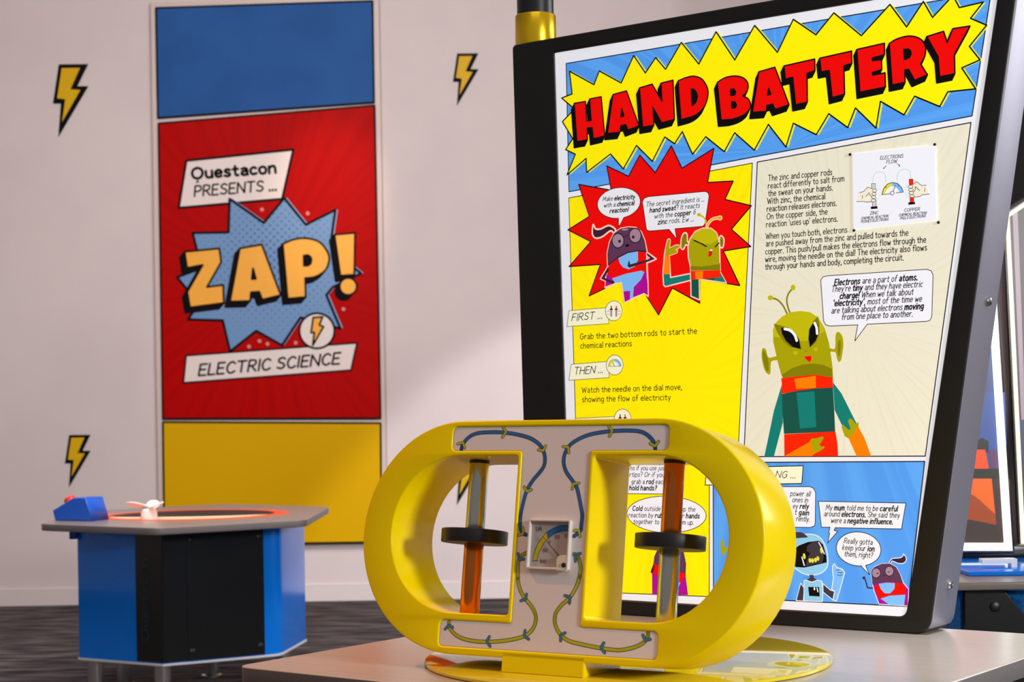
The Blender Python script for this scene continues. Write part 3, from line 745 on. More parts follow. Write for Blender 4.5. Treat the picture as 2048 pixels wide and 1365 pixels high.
for s, p, q in (("The zinc and copper rods", "205,418", "785,362"), ("react differently to salt from", "203,488", "895,420"), ("the sweat on your hands.", "205,557", "790,503"),
                ("With zinc, the chemical", "197,627", "722,582"), ("reaction releases electrons.", "193,698", "825,643"), ("On the copper side, the", "192,768", "742,722"),
                ("reaction `uses up' electrons.", "187,840", "835,787"), ("When you touch both, electrons", "183,948", "922,887"),
                ("are pushed away from the zinc and pulled towards the", "183,1015", "1478,915"), ("copper. This push/pull makes the electrons flow through the", "180,1087", "1640,978"),
                ("wire, moving the needle on the dial! The electricity also flows", "178,1157", "1648,1050"), ("through your hands and body, completing the circuit.", "178,1227", "1435,1140")):
    a.text(s, P(Z8, p)[0], P(Z8, q)[0], .0108, .00135, S_TEXT)
# big green figure
def g3(px, m, smooth=False): fig(px, m, None, smooth, G3)
def g4(px, m, smooth=False): fig(px, m, None, smooth, G4)
a.line(P(G3, "200,245 290,270 370,350 430,470"), .0032, S_GRND, smooth=True); a.line(P(G3, "510,105 440,200 425,310 465,450"), .0032, S_GRND, smooth=True)
a.oval(P(G3, "200,245")[0], 5.4, 5, S_GRNL); a.oval(P(G3, "510,105")[0], 4.6, 5.8, S_GRNL)
g3("105,930 140,960 175,1060 285,1045 300,1095 210,1120 200,1270 165,1288 115,1220 80,1060 85,960", S_GRN, True)
g3("100,970 130,1000 170,1110 175,1240 140,1230 105,1130 95,1030", S_GRND, True)
g3("1125,710 1180,770 1195,900 1165,1090 1130,1118 1105,1060 1085,990 1010,980 1010,935 1080,935 1090,760", S_GRN, True)
g3("1140,820 1160,860 1155,990 1135,1050 1118,990 1120,870", S_GRND, True)
g4("390,240 275,620 130,1315 275,1315 410,800 405,300", S_TEAL); g4("1170,190 1300,360 1520,800 1620,1000 1420,930 1300,830 1195,610", S_TEAL)
g4("1410,915 1440,900 1400,780 1430,735 1470,765 1510,820 1560,795 1560,880 1410,1045 1350,1010 1310,900 1300,850 1330,840", S_GRN)
g4("1410,1045 1555,865 1650,1040 1750,1312 1530,1312", S_ORA)
g3("380,1365 345,1290 300,1120 240,850 235,690 270,590 360,500 480,440 610,425 740,440 850,510 940,660 1000,860 1030,1060 1050,1200 1055,1365", S_GRN)
g3("240,780 240,670 270,590 360,500 480,440 610,425 740,440 850,510 945,690 850,770 740,830 610,835 420,790", S_GRNL)
g3("245,598 400,640 520,710 600,830 630,945 470,920 380,840 300,730", S_GRND); g3("850,495 870,600 870,740 820,860 740,925 715,820 725,680 790,560", S_GRND)
g3("345,655 430,648 520,700 590,810 615,948 500,915 410,830 360,740", S_BLACK, False); g3("800,568 850,620 860,720 820,830 740,920 722,800 735,670", S_BLACK)
a.line(P(G3, "395,670 470,690 530,750 560,830"), .0052, S_WHITE, smooth=True); a.line(P(G3, "803,590 830,650 838,735"), .0048, S_WHITE, smooth=True)
for c_ in ("540,1000", "818,948"): a.oval(P(G3, c_)[0], 4.6, 3.6, S_GRNL)
a.line(P(G3, "665,985 685,968 705,982"), .0012, S_GRND); g3("660,1048 755,1038 758,1090 735,1128 690,1090", S_RED)
g3("355,1298 500,1205 650,1155 800,1145 930,1165 1040,1215 1055,1365 380,1365", S_GRND)
g4("385,130 600,105 900,75 1165,120 1175,275 880,290 390,365 395,200", S_VERM); g4("587,140 910,92 912,275 612,292", S_ORA)
g4("398,368 600,325 900,285 1172,270 1190,600 1205,940 430,975 410,700", S_TEALD); g4("620,350 890,325 918,870 670,895", S_TEAL)
g4("432,980 1208,938 1240,1120 1250,1312 435,1312", S_VERM)
g4("435,1312 820,1095 890,1275 850,1312", S_ORA); g4("820,1090 850,1045 900,1045 1010,1015 1035,1030 1000,1090 965,1130 985,1165 1045,1165 1035,1195 960,1240 890,1275 835,1130", S_GRN)
a.poly(P(Y1, "512,105 528,82 560,74 1235,30 1265,40 1279,68 1270,355 1258,378 1235,386 830,405 745,520 765,410 570,418 545,408 532,385"), S_CARD, line=T1, lm=S_NAVY)
for s, p, q in (("*Electrons* are a part of *atoms.*", "605,140", "1170,103"), ("They're *tiny* and they have electric", "585,185", "1205,150"), ("*charge!* When we talk about", "642,232", "1142,203"),
                ("*`electricity'*, most of the time we", "597,282", "1200,250"), ("are talking about electrons *moving*", "585,332", "1212,300"), ("from one place to another.", "655,375", "1138,352")):
    a.text(s, P(Y1, p)[0], P(Y1, q)[0], .0108, .0013, S_TEXT, .2)
# bottom left box
a.poly(P(Y2, "-100,116 505,122 505,358 -100,352"), S_CARD, line=T1, lm=S_NAVY)
for s, p, q in (("ns if you use just", "195,165", "482,166"), ("rtips? Or if you", "190,218", "468,220"), ("grab a *rod* each", "205,275", "474,276"), ("*hold hands?*", "188,325", "408,327")):
    a.text(s, P(Y2, p)[0], P(Y2, q)[0], .0092, .0011, S_TEXT, .2)
fig("372,1165 370,1000 358,985 380,920 388,860 420,790 500,745 580,760 625,820 645,920 640,1010 660,1170", S_MAG, None, False, Y2)
fig("390,930 388,860 420,790 500,745 580,760 625,820 645,920 640,1000 500,960", S_PLUM, None, False, Y2)
fig("380,922 420,930 520,960 600,985 645,1005 605,1065 480,1040 358,985", S_RED, None, False, Y2); fig("380,922 392,930 380,992 358,985", S_PLUMD, None, False, Y2)
fig("600,1070 560,1150 540,1060", S_SKY, None, False, Y2)
a.oval(P(Y2, "487,522")[0], 79.5, 36.8, S_CARD, 2, line=T1, lm=S_NAVY)
for s, p, q in (("*Cold* outside? Speed up the", "213,490", "715,498"), ("reaction by *rubbing* your *hands*", "182,543", "750,552"), ("together to warm them up.", "220,596", "703,604")):
    a.text(s, P(Y2, p)[0], P(Y2, q)[0], .0092, .0011, S_TEXT, .2)
# bottom right box
a.poly([(1412, 937), (1604.7, 932.4), (1602, 967.8), (1408.5, 971)], S_TAG, line=K, lm=S_NAVY)
a.text("NG ...", P(Y3, "118,224")[0], P(Y3, "275,229")[0], .0122, .0013, S_NAVY, .25)
a.poly(P(Y3, "-120,298 395,298 425,312 440,345 437,590 428,615 395,626 -120,618"), S_CARD, line=T1, lm=S_NAVY)
for s, p, q in (("power all", "237,372", "397,376"), ("ones in", "253,422", "377,425"), ("ey *rely*", "258,473", "383,475"), ("t *gain*", "272,522", "385,528"), ("rently.", "285,573", "390,579")):
    a.text(s, P(Y3, p)[0], P(Y3, q)[0], .0096, .0011, S_TEXT, .2)
a.poly(P(Y3, "463,415 1165,430 1130,638 598,628 588,650 618,656 538,750 553,672 545,668 556,624 487,624"), S_WHITE, line=T1, lm=S_BLACK)
for s, p, q in (("My *mum* told me to be *careful*", "522,485", "1097,496"), ("around *electrons.* She said they", "507,535", "1113,548"), ("were a *negative influence.*", "563,588", "1058,600")):
    a.text(s, P(Y3, p)[0], P(Y3, q)[0], .0096, .0011, S_TEXT, .2)
# green ear peeping through the right hole, robot, purple figure
fig("925,725 945,735 955,785 985,790 985,815 960,815 955,845 935,845 922,800", S_GRN, None, True, Y2)
def g2(px, m, edge=None, smooth=False): fig(px, m, edge, smooth, G2)
S_EDGE_OLD = S_EDGE; S_EDGE = S_WHITE
g2("-140,320 -60,170 60,95 270,70 400,95 490,180 550,330 560,540 480,650 330,695 190,670 60,590 -80,520", S_ROBO, .0016, True)
g2("60,40 160,40 220,75 265,120 -20,140 -20,60", S_GREYD)
g2("-60,480 0,330 130,240 260,190 430,170 490,230 540,400 545,500 400,535 205,578 80,570", S_BLACK)
g2("250,250 330,190 430,180 480,260 500,420 480,500 330,530 220,560 260,420 300,360 240,330", S_GREYD)
for c_, r_ in (("205,405", 20), ("465,320", 14)): a.oval(P(G2, c_)[0], 2.6, 6, S_GOLD, -10)
for k, c_ in enumerate(("292,470", "332,472", "375,462", "412,440")): a.oval(P(G2, c_)[0], 2.7, 4.6, S_GOLD, -8)
a.line(P(G2, "170,420 205,545"), .0024, S_WHITE); a.line(P(G2, "425,195 470,280 510,370"), .002, S_WHITE)
g2("285,690 345,690 352,735 405,768 320,800 235,768 288,735", S_GREYD)
g2("150,815 205,890 190,1085 80,1080", S_GREYD, .0014); g2("485,820 600,920 665,940 640,1070 490,950", S_GREYD, .0014)
g2("200,775 235,768 320,800 405,768 470,785 490,900 480,1095 200,1085", S_ROBO, .0014)
g2("640,700 632,560 660,520 695,575 780,600 820,660 800,720 750,900 690,1090 640,1070 665,940 620,910 650,720", S_SKY, .0016)
a.line(P(G2, "690,620 740,610"), .001, S_NAVY); a.line(P(G2, "715,650 760,660 790,650"), .001, S_NAVY); a.line(P(G2, "705,690 745,700 780,690"), .001, S_NAVY)
g2("265,872 430,875 440,1018 280,1008", S_BLACK); a.oval(P(G2, "360,900")[0], 1.7, 3, S_WHITE); a.line(P(G2, "400,890 412,945"), .0022, S_WHITE)
a.poly(P(G2, "1060,552 1195,688 1132,545"), S_WHITE, line=T1, lm=S_BLACK)
a.oval(P(G2, "1030,295")[0], 44.8, 34, S_WHITE, 7, line=T1, lm=S_NAVY); a.poly(P(G2, "1075,545 1180,668 1125,535 1090,520"), S_WHITE)
for s, p, q in (("Really gotta", "808,208", "1235,232"), ("keep your *ion*", "783,308", "1265,332"), ("them, right?", "812,405", "1240,432")):
    a.text(s, P(G2, p)[0], P(G2, q)[0], .0096, .0011, S_TEXT, .2)
g2("1485,520 1535,445 1660,430 1705,395 1710,370 1750,430 1745,480 1700,515 1620,510 1540,480 1510,525", S_PLUMD, .0014, True)
a.line(P(G2, "1265,893 1165,885 1130,760"), .0024, S_PLUMD); a.oval(P(G2, "1110,735")[0], 3, 3, S_PLUMD)
g2("1240,830 1222,640 1270,570 1380,520 1500,515 1600,570 1660,680 1710,810 1790,905 1780,1160 1340,1135 1265,930", S_MAG, .0014)
g2("1258,870 1490,800 1710,820 1745,900 1740,990 1500,1000 1380,1040 1345,1060", S_RED)
g2("1240,830 1222,640 1270,570 1380,520 1500,515 1600,570 1660,680 1712,830 1560,798 1400,800 1255,845", S_PLUM)
g2("1335,825 1450,808 1580,815 1575,900 1510,970 1430,970 1370,910", S_SKY); g2("1365,1050 1500,1005 1740,990 1720,1150 1500,1145", S_SKY)
for c_ in ("1297,660", "1498,632"): a.oval(P(G2, c_)[0], 8.8, 9.9, S_LENS, line=.0016, lm=S_PLUMD)
a.oval(P(G2, "1318,665")[0], 1.6, 1.6, S_PLUMD); a.line(P(G2, "1470,645 1510,640"), .001, S_PLUMD); a.oval(P(G2, "1418,702")[0], 2.6, 1.3, S_PLUMD)
S_EDGE = S_EDGE_OLD
a.build('graphic_panel', sign, extra=(pm, S_WHITE))
# ---- white diagram card on the sign
card = Art(SP, .0006)
cpx = [(1704.5, 308), (1869, 290), (1872.5, 440.5), (1707, 459)]
cs = [SP.st(p) for p in cpx]
cm = prism_mesh([cs], .0008, .0022, .0002)
def cl(s, w=.0010, m=S_NAVY, sm=False): card.line(P(G5, s), w, m, smooth=sm)
cl("370,600 375,510 420,445 490,435 560,465 580,600", .001, S_MINT, True); cl("755,580 765,470 830,400 900,388 960,430 980,540", .001, S_MINT, True)
cl("580,335 540,375", .001); cl("760,300 795,335", .001)
for c_ in ("540,375", "795,338"): card.oval(P(G5, c_)[0], 1.2, 1.2, S_NAVY)
card.poly(P(G5, "510,795 540,700 600,630 675,605 675,660 620,690 580,730 560,785"), S_GOLD); card.poly(P(G5, "675,605 760,620 830,690 852,755 800,760 770,710 730,670 675,660"), S_SKY)
cl("510,795 540,700 600,630 675,603 760,620 830,690 852,757", .0012); cl("510,797 640,785"); cl("735,770 852,757"); cl("685,765 730,645", .001); card.oval(P(G5, "680,775")[0], 3.6, 3.6, S_CARD, line=.001, lm=S_NAVY)
cl("560,670 585,688"); cl("785,640 768,668")
for x0, y0, m_ in ((345, 620, S_GREY), (948, 550, S_VERM)):
    q = [(x0, y0), (x0 + 60, y0), (x0 + 75, y0 + 380), (x0 + 18, y0 + 380)]
    card.poly(P(G5, ' '.join(f'{x},{y}' for x, y in q)), m_, line=.0008, lm=S_NAVY)
    q = [(x0 - 12, y0 + 372), (x0 + 92, y0 + 365), (x0 + 96, y0 + 402), (x0 - 10, y0 + 412)]
    card.poly(P(G5, ' '.join(f'{x},{y}' for x, y in q)), S_NAVY)
card.poly(P(G5, "150,766 215,750 285,680 365,705 420,710 430,800 405,905 230,915 110,912 130,840"), S_SKIN); card.poly(P(G5, "1225,648 1150,650 1065,590 1000,640 940,660 930,740 960,840 1130,830 1275,788"), S_SKIN)
cl("150,766 215,750 285,680 365,705"); cl("110,912 220,908 250,918 345,915"); cl("250,830 310,770 318,800 345,830"); cl("198,810 198,860")
cl("1225,648 1150,652 1065,590 1005,640"); cl("1275,788 1160,800 1120,830 1030,838"); cl("1120,735 1048,670 1045,720 1020,755"); cl("1200,700 1200,750")
for k in range(4):
    x, y = 395 - 6*k, 735 + 52*k
    card.oval(P(G5, f"{x},{y}")[0], 4.4, 3.0, S_SKIN, line=.0008, lm=S_NAVY)
    x, y = 970 + 8*k, 672 + 50*k
    card.oval(P(G5, f"{x},{y}")[0], 4.6, 3.0, S_SKIN, line=.0008, lm=S_NAVY)
for k in range(6):
    t = -60 + 24*k
    for cx, sg in ((420, 1), (950, -1)):
        d = radians(t); cl(f"{cx + sg*45*cos(d)},{785 - (45 if sg < 0 else 0) + 85*sin(d)} {cx + sg*75*cos(d)},{785 - (45 if sg < 0 else 0) + 115*sin(d)}", .0008, S_MINT)
for s, p, q, h_ in (("ELECTRONS", "483,237", "850,203", .0062), ("FLOW", "583,302", "750,287", .0062), ("ZINC", "320,1120", "447,1113", .0055), ("COPPER", "868,1075", "1118,1052", .0055)):
    card.text(s, P(G5, p)[0], P(G5, q)[0], h_, .0008, S_TEXT, .15)
for s, p, q in (("CHEMICAL REACTION", "178,1200", "607,1160"), ("PUSHES ELECTRONS", "175,1252", "612,1213"), ("CHEMICAL REACTION", "782,1148", "1222,1110"), ("PULLS ELECTRONS", "803,1198", "1210,1160")):
    card.text(s, P(G5, p)[0], P(G5, q)[0], .0044, .0007, S_TEXT, .3)
cd = tag(card.build('diagram_card', sign, extra=(cm, S_CARD)), 'white card with a circuit diagram of two hands')
for p in ((1699.2, 309), (1868.6, 289), (1876, 445), (1707, 461)):
    s = SP.st(p)
    lathe_obj('pin', [(0, 0), (.0026, 0), (.0026, .0016), (.0018, .0026), (0, .0028)], RUBBER, cd, Matrix.Translation((s[0], .0026, s[1])) @ Matrix.Rotation(radians(90), 4, 'X'), 16)
# ------------------------------------------------------------------ the yellow hand battery device
DO = (.038, 2.637, .7565); LEAN = 9.0
DP = Plane(DO, 31.5, LEAN)
dev = root('hand_battery', DO, (0, 0, radians(-31.5)), label='glossy yellow double-ring hand battery device with meter and two metal rods on near table', cat='science exhibit')
TILT = (radians(-LEAN), 0, 0)
TH = .12
stad = arc(.168, .206, .184, -90, 90, 40) + arc(-.168, .206, .184, 90, 270, 40)
def dhole(sg):
    c = rounded([(.067*sg, .087), (.067*sg, .334), (.10*sg, .334), (.10*sg, .087)], [.006, .006, 0, 0], 4)
    c = c[:12] if len(c) > 12 else c[:10]
    ar = arc(.172, .2105, .1235, 90, -90, 36)
    ar = [(x*sg, y) for x, y in ar]
    q = rounded([(.067*sg, .087), (.067*sg, .334)] + ar, [.006, .006] + [0]*len(ar), 4)
    return q
def ishape(g=0.0):
    w, n_, t0, t1, b0, b1 = .191 - g, .060 - g, .342 + g, .380 - g, .034 + g, .075 - g
    p = [(-w, b0), (w, b0), (w, b1), (n_, b1), (n_, t0), (w, t0), (w, t1), (-w, t1), (-w, t0), (-n_, t0), (-n_, b1), (-w, b1)]
    return rounded(p, [.009, .009, .009, .006, .006, .009, .009, .009, .009, .006, .006, .009], 5)
me = prism_mesh([stad, dhole(1), dhole(-1), ishape()], 0, TH, .003, res=3)
body = link('body', me, YEL, dev, rot=TILT, smooth=35)
link('back_cover', prism_mesh([ishape(-.001)], .06, TH - .003, .0005), YEL, dev, rot=TILT)
# foot under the body
bm = bmesh.new()
k = tan(radians(LEAN))
pr = [(.0, .0), (TH*.985, TH*.985*k), (TH*.985, .03), (.0, .03)]
vs = [[bm.verts.new((x, y, z)) for y, z in pr] for x in (-.072, .072)]
bm.faces.new(vs[0]); bm.faces.new(vs[1][::-1])
for i in range(4): bm.faces.new([vs[0][i], vs[1][i], vs[1][(i+1) % 4], vs[0][(i+1) % 4]])
bmesh.ops.recalc_face_normals(bm, faces=list(bm.faces)); bmesh.ops.bevel(bm, geom=list(bm.edges), offset=.0012, segments=2, affect='EDGES')
link('foot', bm_mesh(bm), YEL, dev, rot=TILT, smooth=40)
# round glossy base plate
pc = Vector((.18, 2.832, 0)) - Vector((DO[0], DO[1], 0)); pc = Matrix.Rotation(radians(31.5), 3, 'Z') @ pc
bm = bmesh.new(); add_lathe(bm, [(0, -.006), (.3255, -.006), (.3275, -.005), (.328, -.003), (.3275, -.0008), (.3255, 0), (0, 0)], 96, Matrix.Translation((pc.x, pc.y, 0)))
tag(link('base_plate', bm_mesh(bm), PLATE, dev, smooth=35), 'round glossy yellow acrylic base plate')
# front panel with printed wires
D1 = (860, 820, .13184); D2 = (1090, 820, .13184); D3 = (860, 1130, .1465); D4 = (1090, 1130, .1465); MM = (1000, 1020, .10256)
FY = .0022
a = Art(DP, FY - .0002)
wires = [(P(D1, "462,628 470,575 505,495 600,400 720,352 900,338 1100,342 1300,370 1500,425 1640,515 1710,620 1735,740 1715,860 1640,965 1540,1085 1450,1250") + P(MM, "408,0 385,150 382,320 410,440 500,488"), W_BLUE),
         (P(D2, "1667,608 1660,560 1640,485 1560,392 1450,332 1280,313 1060,318 900,332 650,380 450,472 340,570 282,700 278,830 320,950 420,1092 480,1200") + P(MM, "1578,0 1590,150 1572,300 1555,410 1430,518"), W_BLUE),
         (P(D3, "253,752 256,850 330,950 460,1016 650,1050 850,1052 1080,1028 1280,975 1392,880 1436,760 1425,660 1370,560 1280,450 1218,330 1190,200") + P(MM, "340,1330 336,1150 350,1000 400,900 500,842"), W_YEL),
         (P(D4, "1402,912 1395,985 1340,1062 1230,1122 1080,1160 950,1166 750,1140 500,1090 320,1042 210,962 140,845 124,740 150,640 230,540 330,450 420,300 465,150") + P(MM, "1535,1330 1560,1150 1540,1000 1500,910 1430,862"), W_YEL)]
for px, m in wires:
    s = a.st(crom(px, n=5)); a._line(s, .0062, W_LINE); a._line(s, .0044, m)
chev = [(D1, W_YEL, ("410,515 495,495 515,575", "1105,262 1145,336 1090,412", "1638,605 1708,620 1745,545", "1422,1170 1465,1238 1530,1210")),
        (D2, W_YEL, ("268,556 345,565 350,652", "960,248 1012,320 970,398", "1588,506 1660,550 1715,478", "508,1112 425,1120 405,1200")),
        (MM, W_YEL, ("435,345 438,460 348,498", "1432,405 1530,405 1550,525")),
        (MM, A_BLUE, ("340,855 368,972 455,960", "1555,852 1450,880 1460,1005")),
        (D3, A_BLUE, ("198,880 250,825 302,858", "803,982 765,1045 813,1115", "1290,898 1280,975 1340,1018", "1310,403 1300,468 1232,493")),
        (D4, A_BLUE, ("1328,962 1365,1033 1430,1020", "795,1068 755,1135 808,1203", "268,932 207,962 205,1040", "264,422 333,440 326,525"))]
for cr, m, ls in chev:
    for s_ in ls:
        s = a.st(P(cr, s_)); a._line(s, .0048, W_LINE); a._line(s, .0034, m)
pm2 = prism_mesh([ishape(.0004)], FY, FY + .006, .0003)
fp = a.build('front_panel', dev, rot=TILT, extra=(pm2, ACRYL))
tag(fp, 'pale front panel with blue and yellow printed wires')
# microammeter
me = prism_mesh([rounded([(-.0372, .159), (.0366, .159), (.0366, .2352), (-.0372, .2352)], .003), rounded([(-.034, .1625), (.0335, .1625), (.0335, .2322), (-.034, .2322)], .001)], FY - .0075, FY + .001, .0008)
bez = tag(link('meter', me, mat('meter_case', (218, 210, 206), rough=.2, coat=.3), dev, rot=TILT), 'square pale meter marked in microamps')
d = Art(DP, FY - .0012)
dialm = prism_mesh([[(-.0345, .162), (.034, .162), (.034, .2325), (-.0345, .2325)]], FY - .0010, FY + .0005, .0001)
sh = mat('dial_grey', (178, 166, 160), rough=.5)
outer = "635,995 650,880 700,740 760,620 840,515 910,440 1000,378 1090,335 1160,315 1240,305 1325,306"
inner = "1320,410 1190,420 1120,440 1060,470 985,515 930,562 860,640 800,730 750,840 728,920 715,995"
o_, i_ = P(MM, outer), P(MM, inner)
d.poly(o_[:6] + i_[5:], mat('dial_yellow', (196, 178, 20), rough=.5), line=.0006, lm=W_LINE)
d.poly(o_[5:] + i_[:6], mat('dial_blue', (38, 100, 160), rough=.5), line=.0006, lm=W_LINE)
d.line(P(MM, "630,997 735,997"), .0006, W_LINE)
for q in ("1090,430 1090,460", "780,760 800,785", "1315,410 1318,435"): d.line(P(MM, q), .0005, W_LINE)
for s_, p, q, h_, w_ in (("UA", "692,412", "805,410", .0062, .0009), ("50", "1055,566", "1150,562", .005, .00075), ("100", "1247,540", "1368,540", .005, .00075), ("0", "935,655", "972,655", .0042, .0006),
                         ("50", "820,828", "912,825", .005, .00075), ("100", "770,1040", "885,1040", .005, .00075)):
    d.text(s_, P(MM, p)[0], P(MM, q)[0], h_, w_, W_LINE, .15)
dl = d.build('dial', bez, extra=(dialm, sh))
n1, n2 = (DP.st(P(MM, q)[0]) for q in ("1190,940", "845,530"))
bm = bmesh.new(); v_ = Vector((n2[0]-n1[0], 0, n2[1]-n1[1])); 
add_lathe(bm, [(0, 0), (.0007, 0), (.0003, v_.length), (0, v_.length)], 8, Matrix.Translation((n1[0], FY - .0035, n1[1])) @ v_.to_track_quat('Z', 'Y').to_matrix().to_4x4())
link('needle', bm_mesh(bm), W_LINE, bez)
pv = [DP.st(p) for p in P(MM, "1125,1195 1130,980 1160,920 1200,895 1335,895 1325,1205")]
pvo = link('pivot_cover', prism_mesh([rounded(pv, [.001, .001, .002, .002, .001, .001])], FY - .0072, FY - .0035, .0006), mat('meter_cream', (222, 208, 186), rough=.35), bez)
c = DP.st(P(MM, "1275,1088")[0])
lathe_obj('screw', [(0, 0), (.0038, 0), (.0038, .001), (.003, .0018), (0, .0018)], RUBBER, pvo, Matrix.Translation((c[0], FY - .0071, c[1])) @ Matrix.Rotation(radians(90), 4, 'X'), 20)
# the two rods
def rod(s, upper, lower):
    r = .0157; y = .06
    T = Matrix.Translation((s, y, 0))
    ru = link(upper[0], bm_mesh(add_l(rod_prof(r, .21, .3345), T)), upper[1], dev, rot=TILT, smooth=35)
    link('end_cap', bm_mesh(add_l(rod_prof(.0165, .3285, .3345, .0008), T)), RUBBER, ru, smooth=35)
    link(lower[0], bm_mesh(add_l(rod_prof(r, .0865, .21), T)), lower[1], dev, rot=TILT, smooth=35)
    link('grip_disc', bm_mesh(add_l([(0, .1995), (.0526, .1995), (.0533, .1999), (.0536, .2007), (.0536, .2198), (.0533, .2206), (.0526, .221), (0, .221)], T, 48)), RUBBER, dev, rot=TILT, smooth=35)
def add_l(p, M, seg=32):
    b = bmesh.new(); add_lathe(b, p, seg, M); return b
rod(-.175, ('zinc_rod', ZINC), ('copper_rod', COPPER))
rod(.174, ('copper_rod', COPPER), ('zinc_rod', ZINC))

# ------------------------------------------------------------------ right background: another table with lit displays
RT = Vector((1.03, 4.0, 0))
rt = root('activity_table', RT, label='distant grey activity table behind the big sign, carrying two lit glass displays', cat='table', group='activity tables')
link('table_top', prism_mesh([rounded([(-.1, -.008), (1.1, -.008), (1.1, 1.2), (-.1, 1.2)], .03)], .732, .750, .003, flat=True), LAMF, rt)
link('cabinet', prism_mesh([[(0.0, .05), (1.0, .05), (1.0, 1.1), (0, 1.1)]], .10, .732, .01, flat=True), noisy(mat('cabinet_mesh_blue', (26, 120, 196), rough=.5), (14, 84, 156), scale=(90, 90, 90), detail=2), rt)
ap = prism_mesh([[(.005, .15), (.20, .15), (.20, .60), (.095, .731), (.005, .731)]], .03, .05, .002)
ap = tag(link('access_panel', ap, CAB_BLACK, rt), 'black access panel with a slanted edge')
lathe_obj('screw', [(0, 0), (.012, 0), (.012, .003), (.008, .005), (0, .005)], RUBBER, ap, Matrix.Translation((.075, .03, .69)) @ Matrix.Rotation(radians(90), 4, 'X'), 16)
for x in (.08, .92):
    for y in (.15, 1.0): lathe_obj('leg', rod_prof(.03, 0, .1), STEEL, rt, Matrix.Translation((x, y, 0)), 20)
LED = mat('led_strip', (255, 255, 244), rough=.4, emis=1.6); LED2 = mat('led_strip_warm', (255, 250, 214), rough=.4, emis=.9)
DARKF = mat('display_black', (22, 20, 30), rough=.3)
def display(name, y, label, quad, border, led, art, depth=.10):
    pl = Plane((0, y, 0)); q = [pl.st(p) for p in quad]
    r = root(name, (q[3][0], y, .7505), label=label, cat='display', group='lit displays')
    q = [(x - q_x, z - .7505) for (x, z), q_x in ((p, r.location.x) for p in q)]
    cx = sum(p[0] for p in q)/4; cz = sum(p[1] for p in q)/4
    def inset(d):
        n = len(q); out = []
        for i in range(n):
            p0, p1, p2 = (Vector(q[i-1]), Vector(q[i]), Vector(q[(i+1) % n]))
            e1, e2 = (p1-p0).normalized(), (p2-p1).normalized(); n1, n2 = Vector((-e1.y, e1.x)), Vector((-e2.y, e2.x))
            if (Vector((cx, cz)) - p1).dot(n1) < 0: n1, n2 = -n1, -n2
            out.append(tuple(p1 + (n1 + n2)*(d/(1 + n1.dot(n2)))))
        return out
    link('housing', prism_mesh([inset(-.008)], .004, depth, .004), DARKF, r)
    link('light_border', prism_mesh([q, inset(border)], -.004, .006, .002), led, r)
    A = Art(Plane((0, y, 0)), .003); A.poly(quad, art[0])
    for px, m, sm in art[1]: A.poly(px, m, smooth=sm)
    for i, v in enumerate(A.v): A.v[i] = (v[0] - r.location.x, v[1], v[2] - .7505)
    A.build('picture', r)
    lo = min(p[1] for p in q)
    return r, q, lo
PA = lambda n, c, e=.22: mat(n, c, rough=.35, emis=e)
qa = [(1880, 470), (1984, 470), (2024.5, 1102), (1880, 1102)]
artA = (PA('pic_blue', (66, 84, 142)), [([(1880, 780), (1950, 780), (1954, 890), (1880, 890)], PA('pic_light_blue', (76, 130, 186)), False),
        ([(1958, 785), (2010, 785), (2014, 890), (1980, 905), (1962, 900)], PA('pic_mid_blue', (62, 92, 170)), False),
        ([(1880, 905), (1925, 900), (1965, 876), (1978, 884), (1978, 906), (1880, 906)], PA('pic_dark', (34, 30, 44)), False),
        ([(1880, 900), (1971, 900), (1978, 938), (1880, 938)], PA('pic_orange_red', (250, 70, 4), .55), False),
        ([(1978, 900), (2012, 900), (2014, 940), (1980, 940)], PA('pic_purple', (104, 66, 110)), False),
        ([(1880, 938), (2016, 938), (2017, 958), (1880, 958)], PA('pic_band', (40, 38, 30)), False),
        ([(1880, 958), (1984, 958), (1992, 1000), (1998, 1048), (1880, 1060)], PA('pic_orange', (232, 96, 0), .6), False),
        ([(1880, 1000), (1930, 985), (1970, 1010), (1996, 1050), (1880, 1062)], PA('pic_deep_orange', (170, 66, 2), .4), True),
        ([(1984, 958), (2020, 958), (2024, 1098), (1998, 1098)], PA('pic_brown', (74, 46, 44)), False),
        ([(1880, 1044), (1940, 1040), (2000, 1052), (2022, 1098), (1880, 1098)], PA('pic_umber', (66, 46, 34)), False)])
rA, q, lo = display('display_case', 4.5, 'lit glass display with white glowing border and orange picture, beside the sign\'s right edge', qa, .0195, LED, artA)
box_obj('base', (-.02, -.36, 0), (.36, .10, .010), CAB_BLUE, rA, .002)
bm = bmesh.new(); ox = rA.location.x
add_box(bm, (1.13 - ox, -.27, .020), (1.216 - ox, -.24, .032), .002); add_box(bm, (1.20 - ox, -.27, .0095), (1.216 - ox, -.24, .022), .002)
link('foot_bar', bm_mesh(bm), mat('bar_white', (250, 250, 252), rough=.3), rA)
box_obj('upright', (.02, .02, .009), (.30, .09, .04), DARKF, rA, .003)
qb = [(2011, 430), (2130, 352), (2160, 1108), (2043, 1101)]
artB = (PA('pic_glass', (66, 50, 58), .1), [([(2026, 430), (2036, 424), (2062, 1098), (2054, 1098)], PA('pic_pink', (184, 160, 176), .25), False),
        ([(2040, 840), (2100, 840), (2110, 1098), (2058, 1098)], PA('pic_steel_blue', (60, 74, 110)), False)])
rB, q, lo = display('display_case', 4.65, 'lit glass display with thin glowing border, at the photo\'s right edge, half out of frame', qb, .010, LED2, artB)
box_obj('foot', (.0, 0, 0), (.14, .09, lo + .004), DARKF, rB, .003)

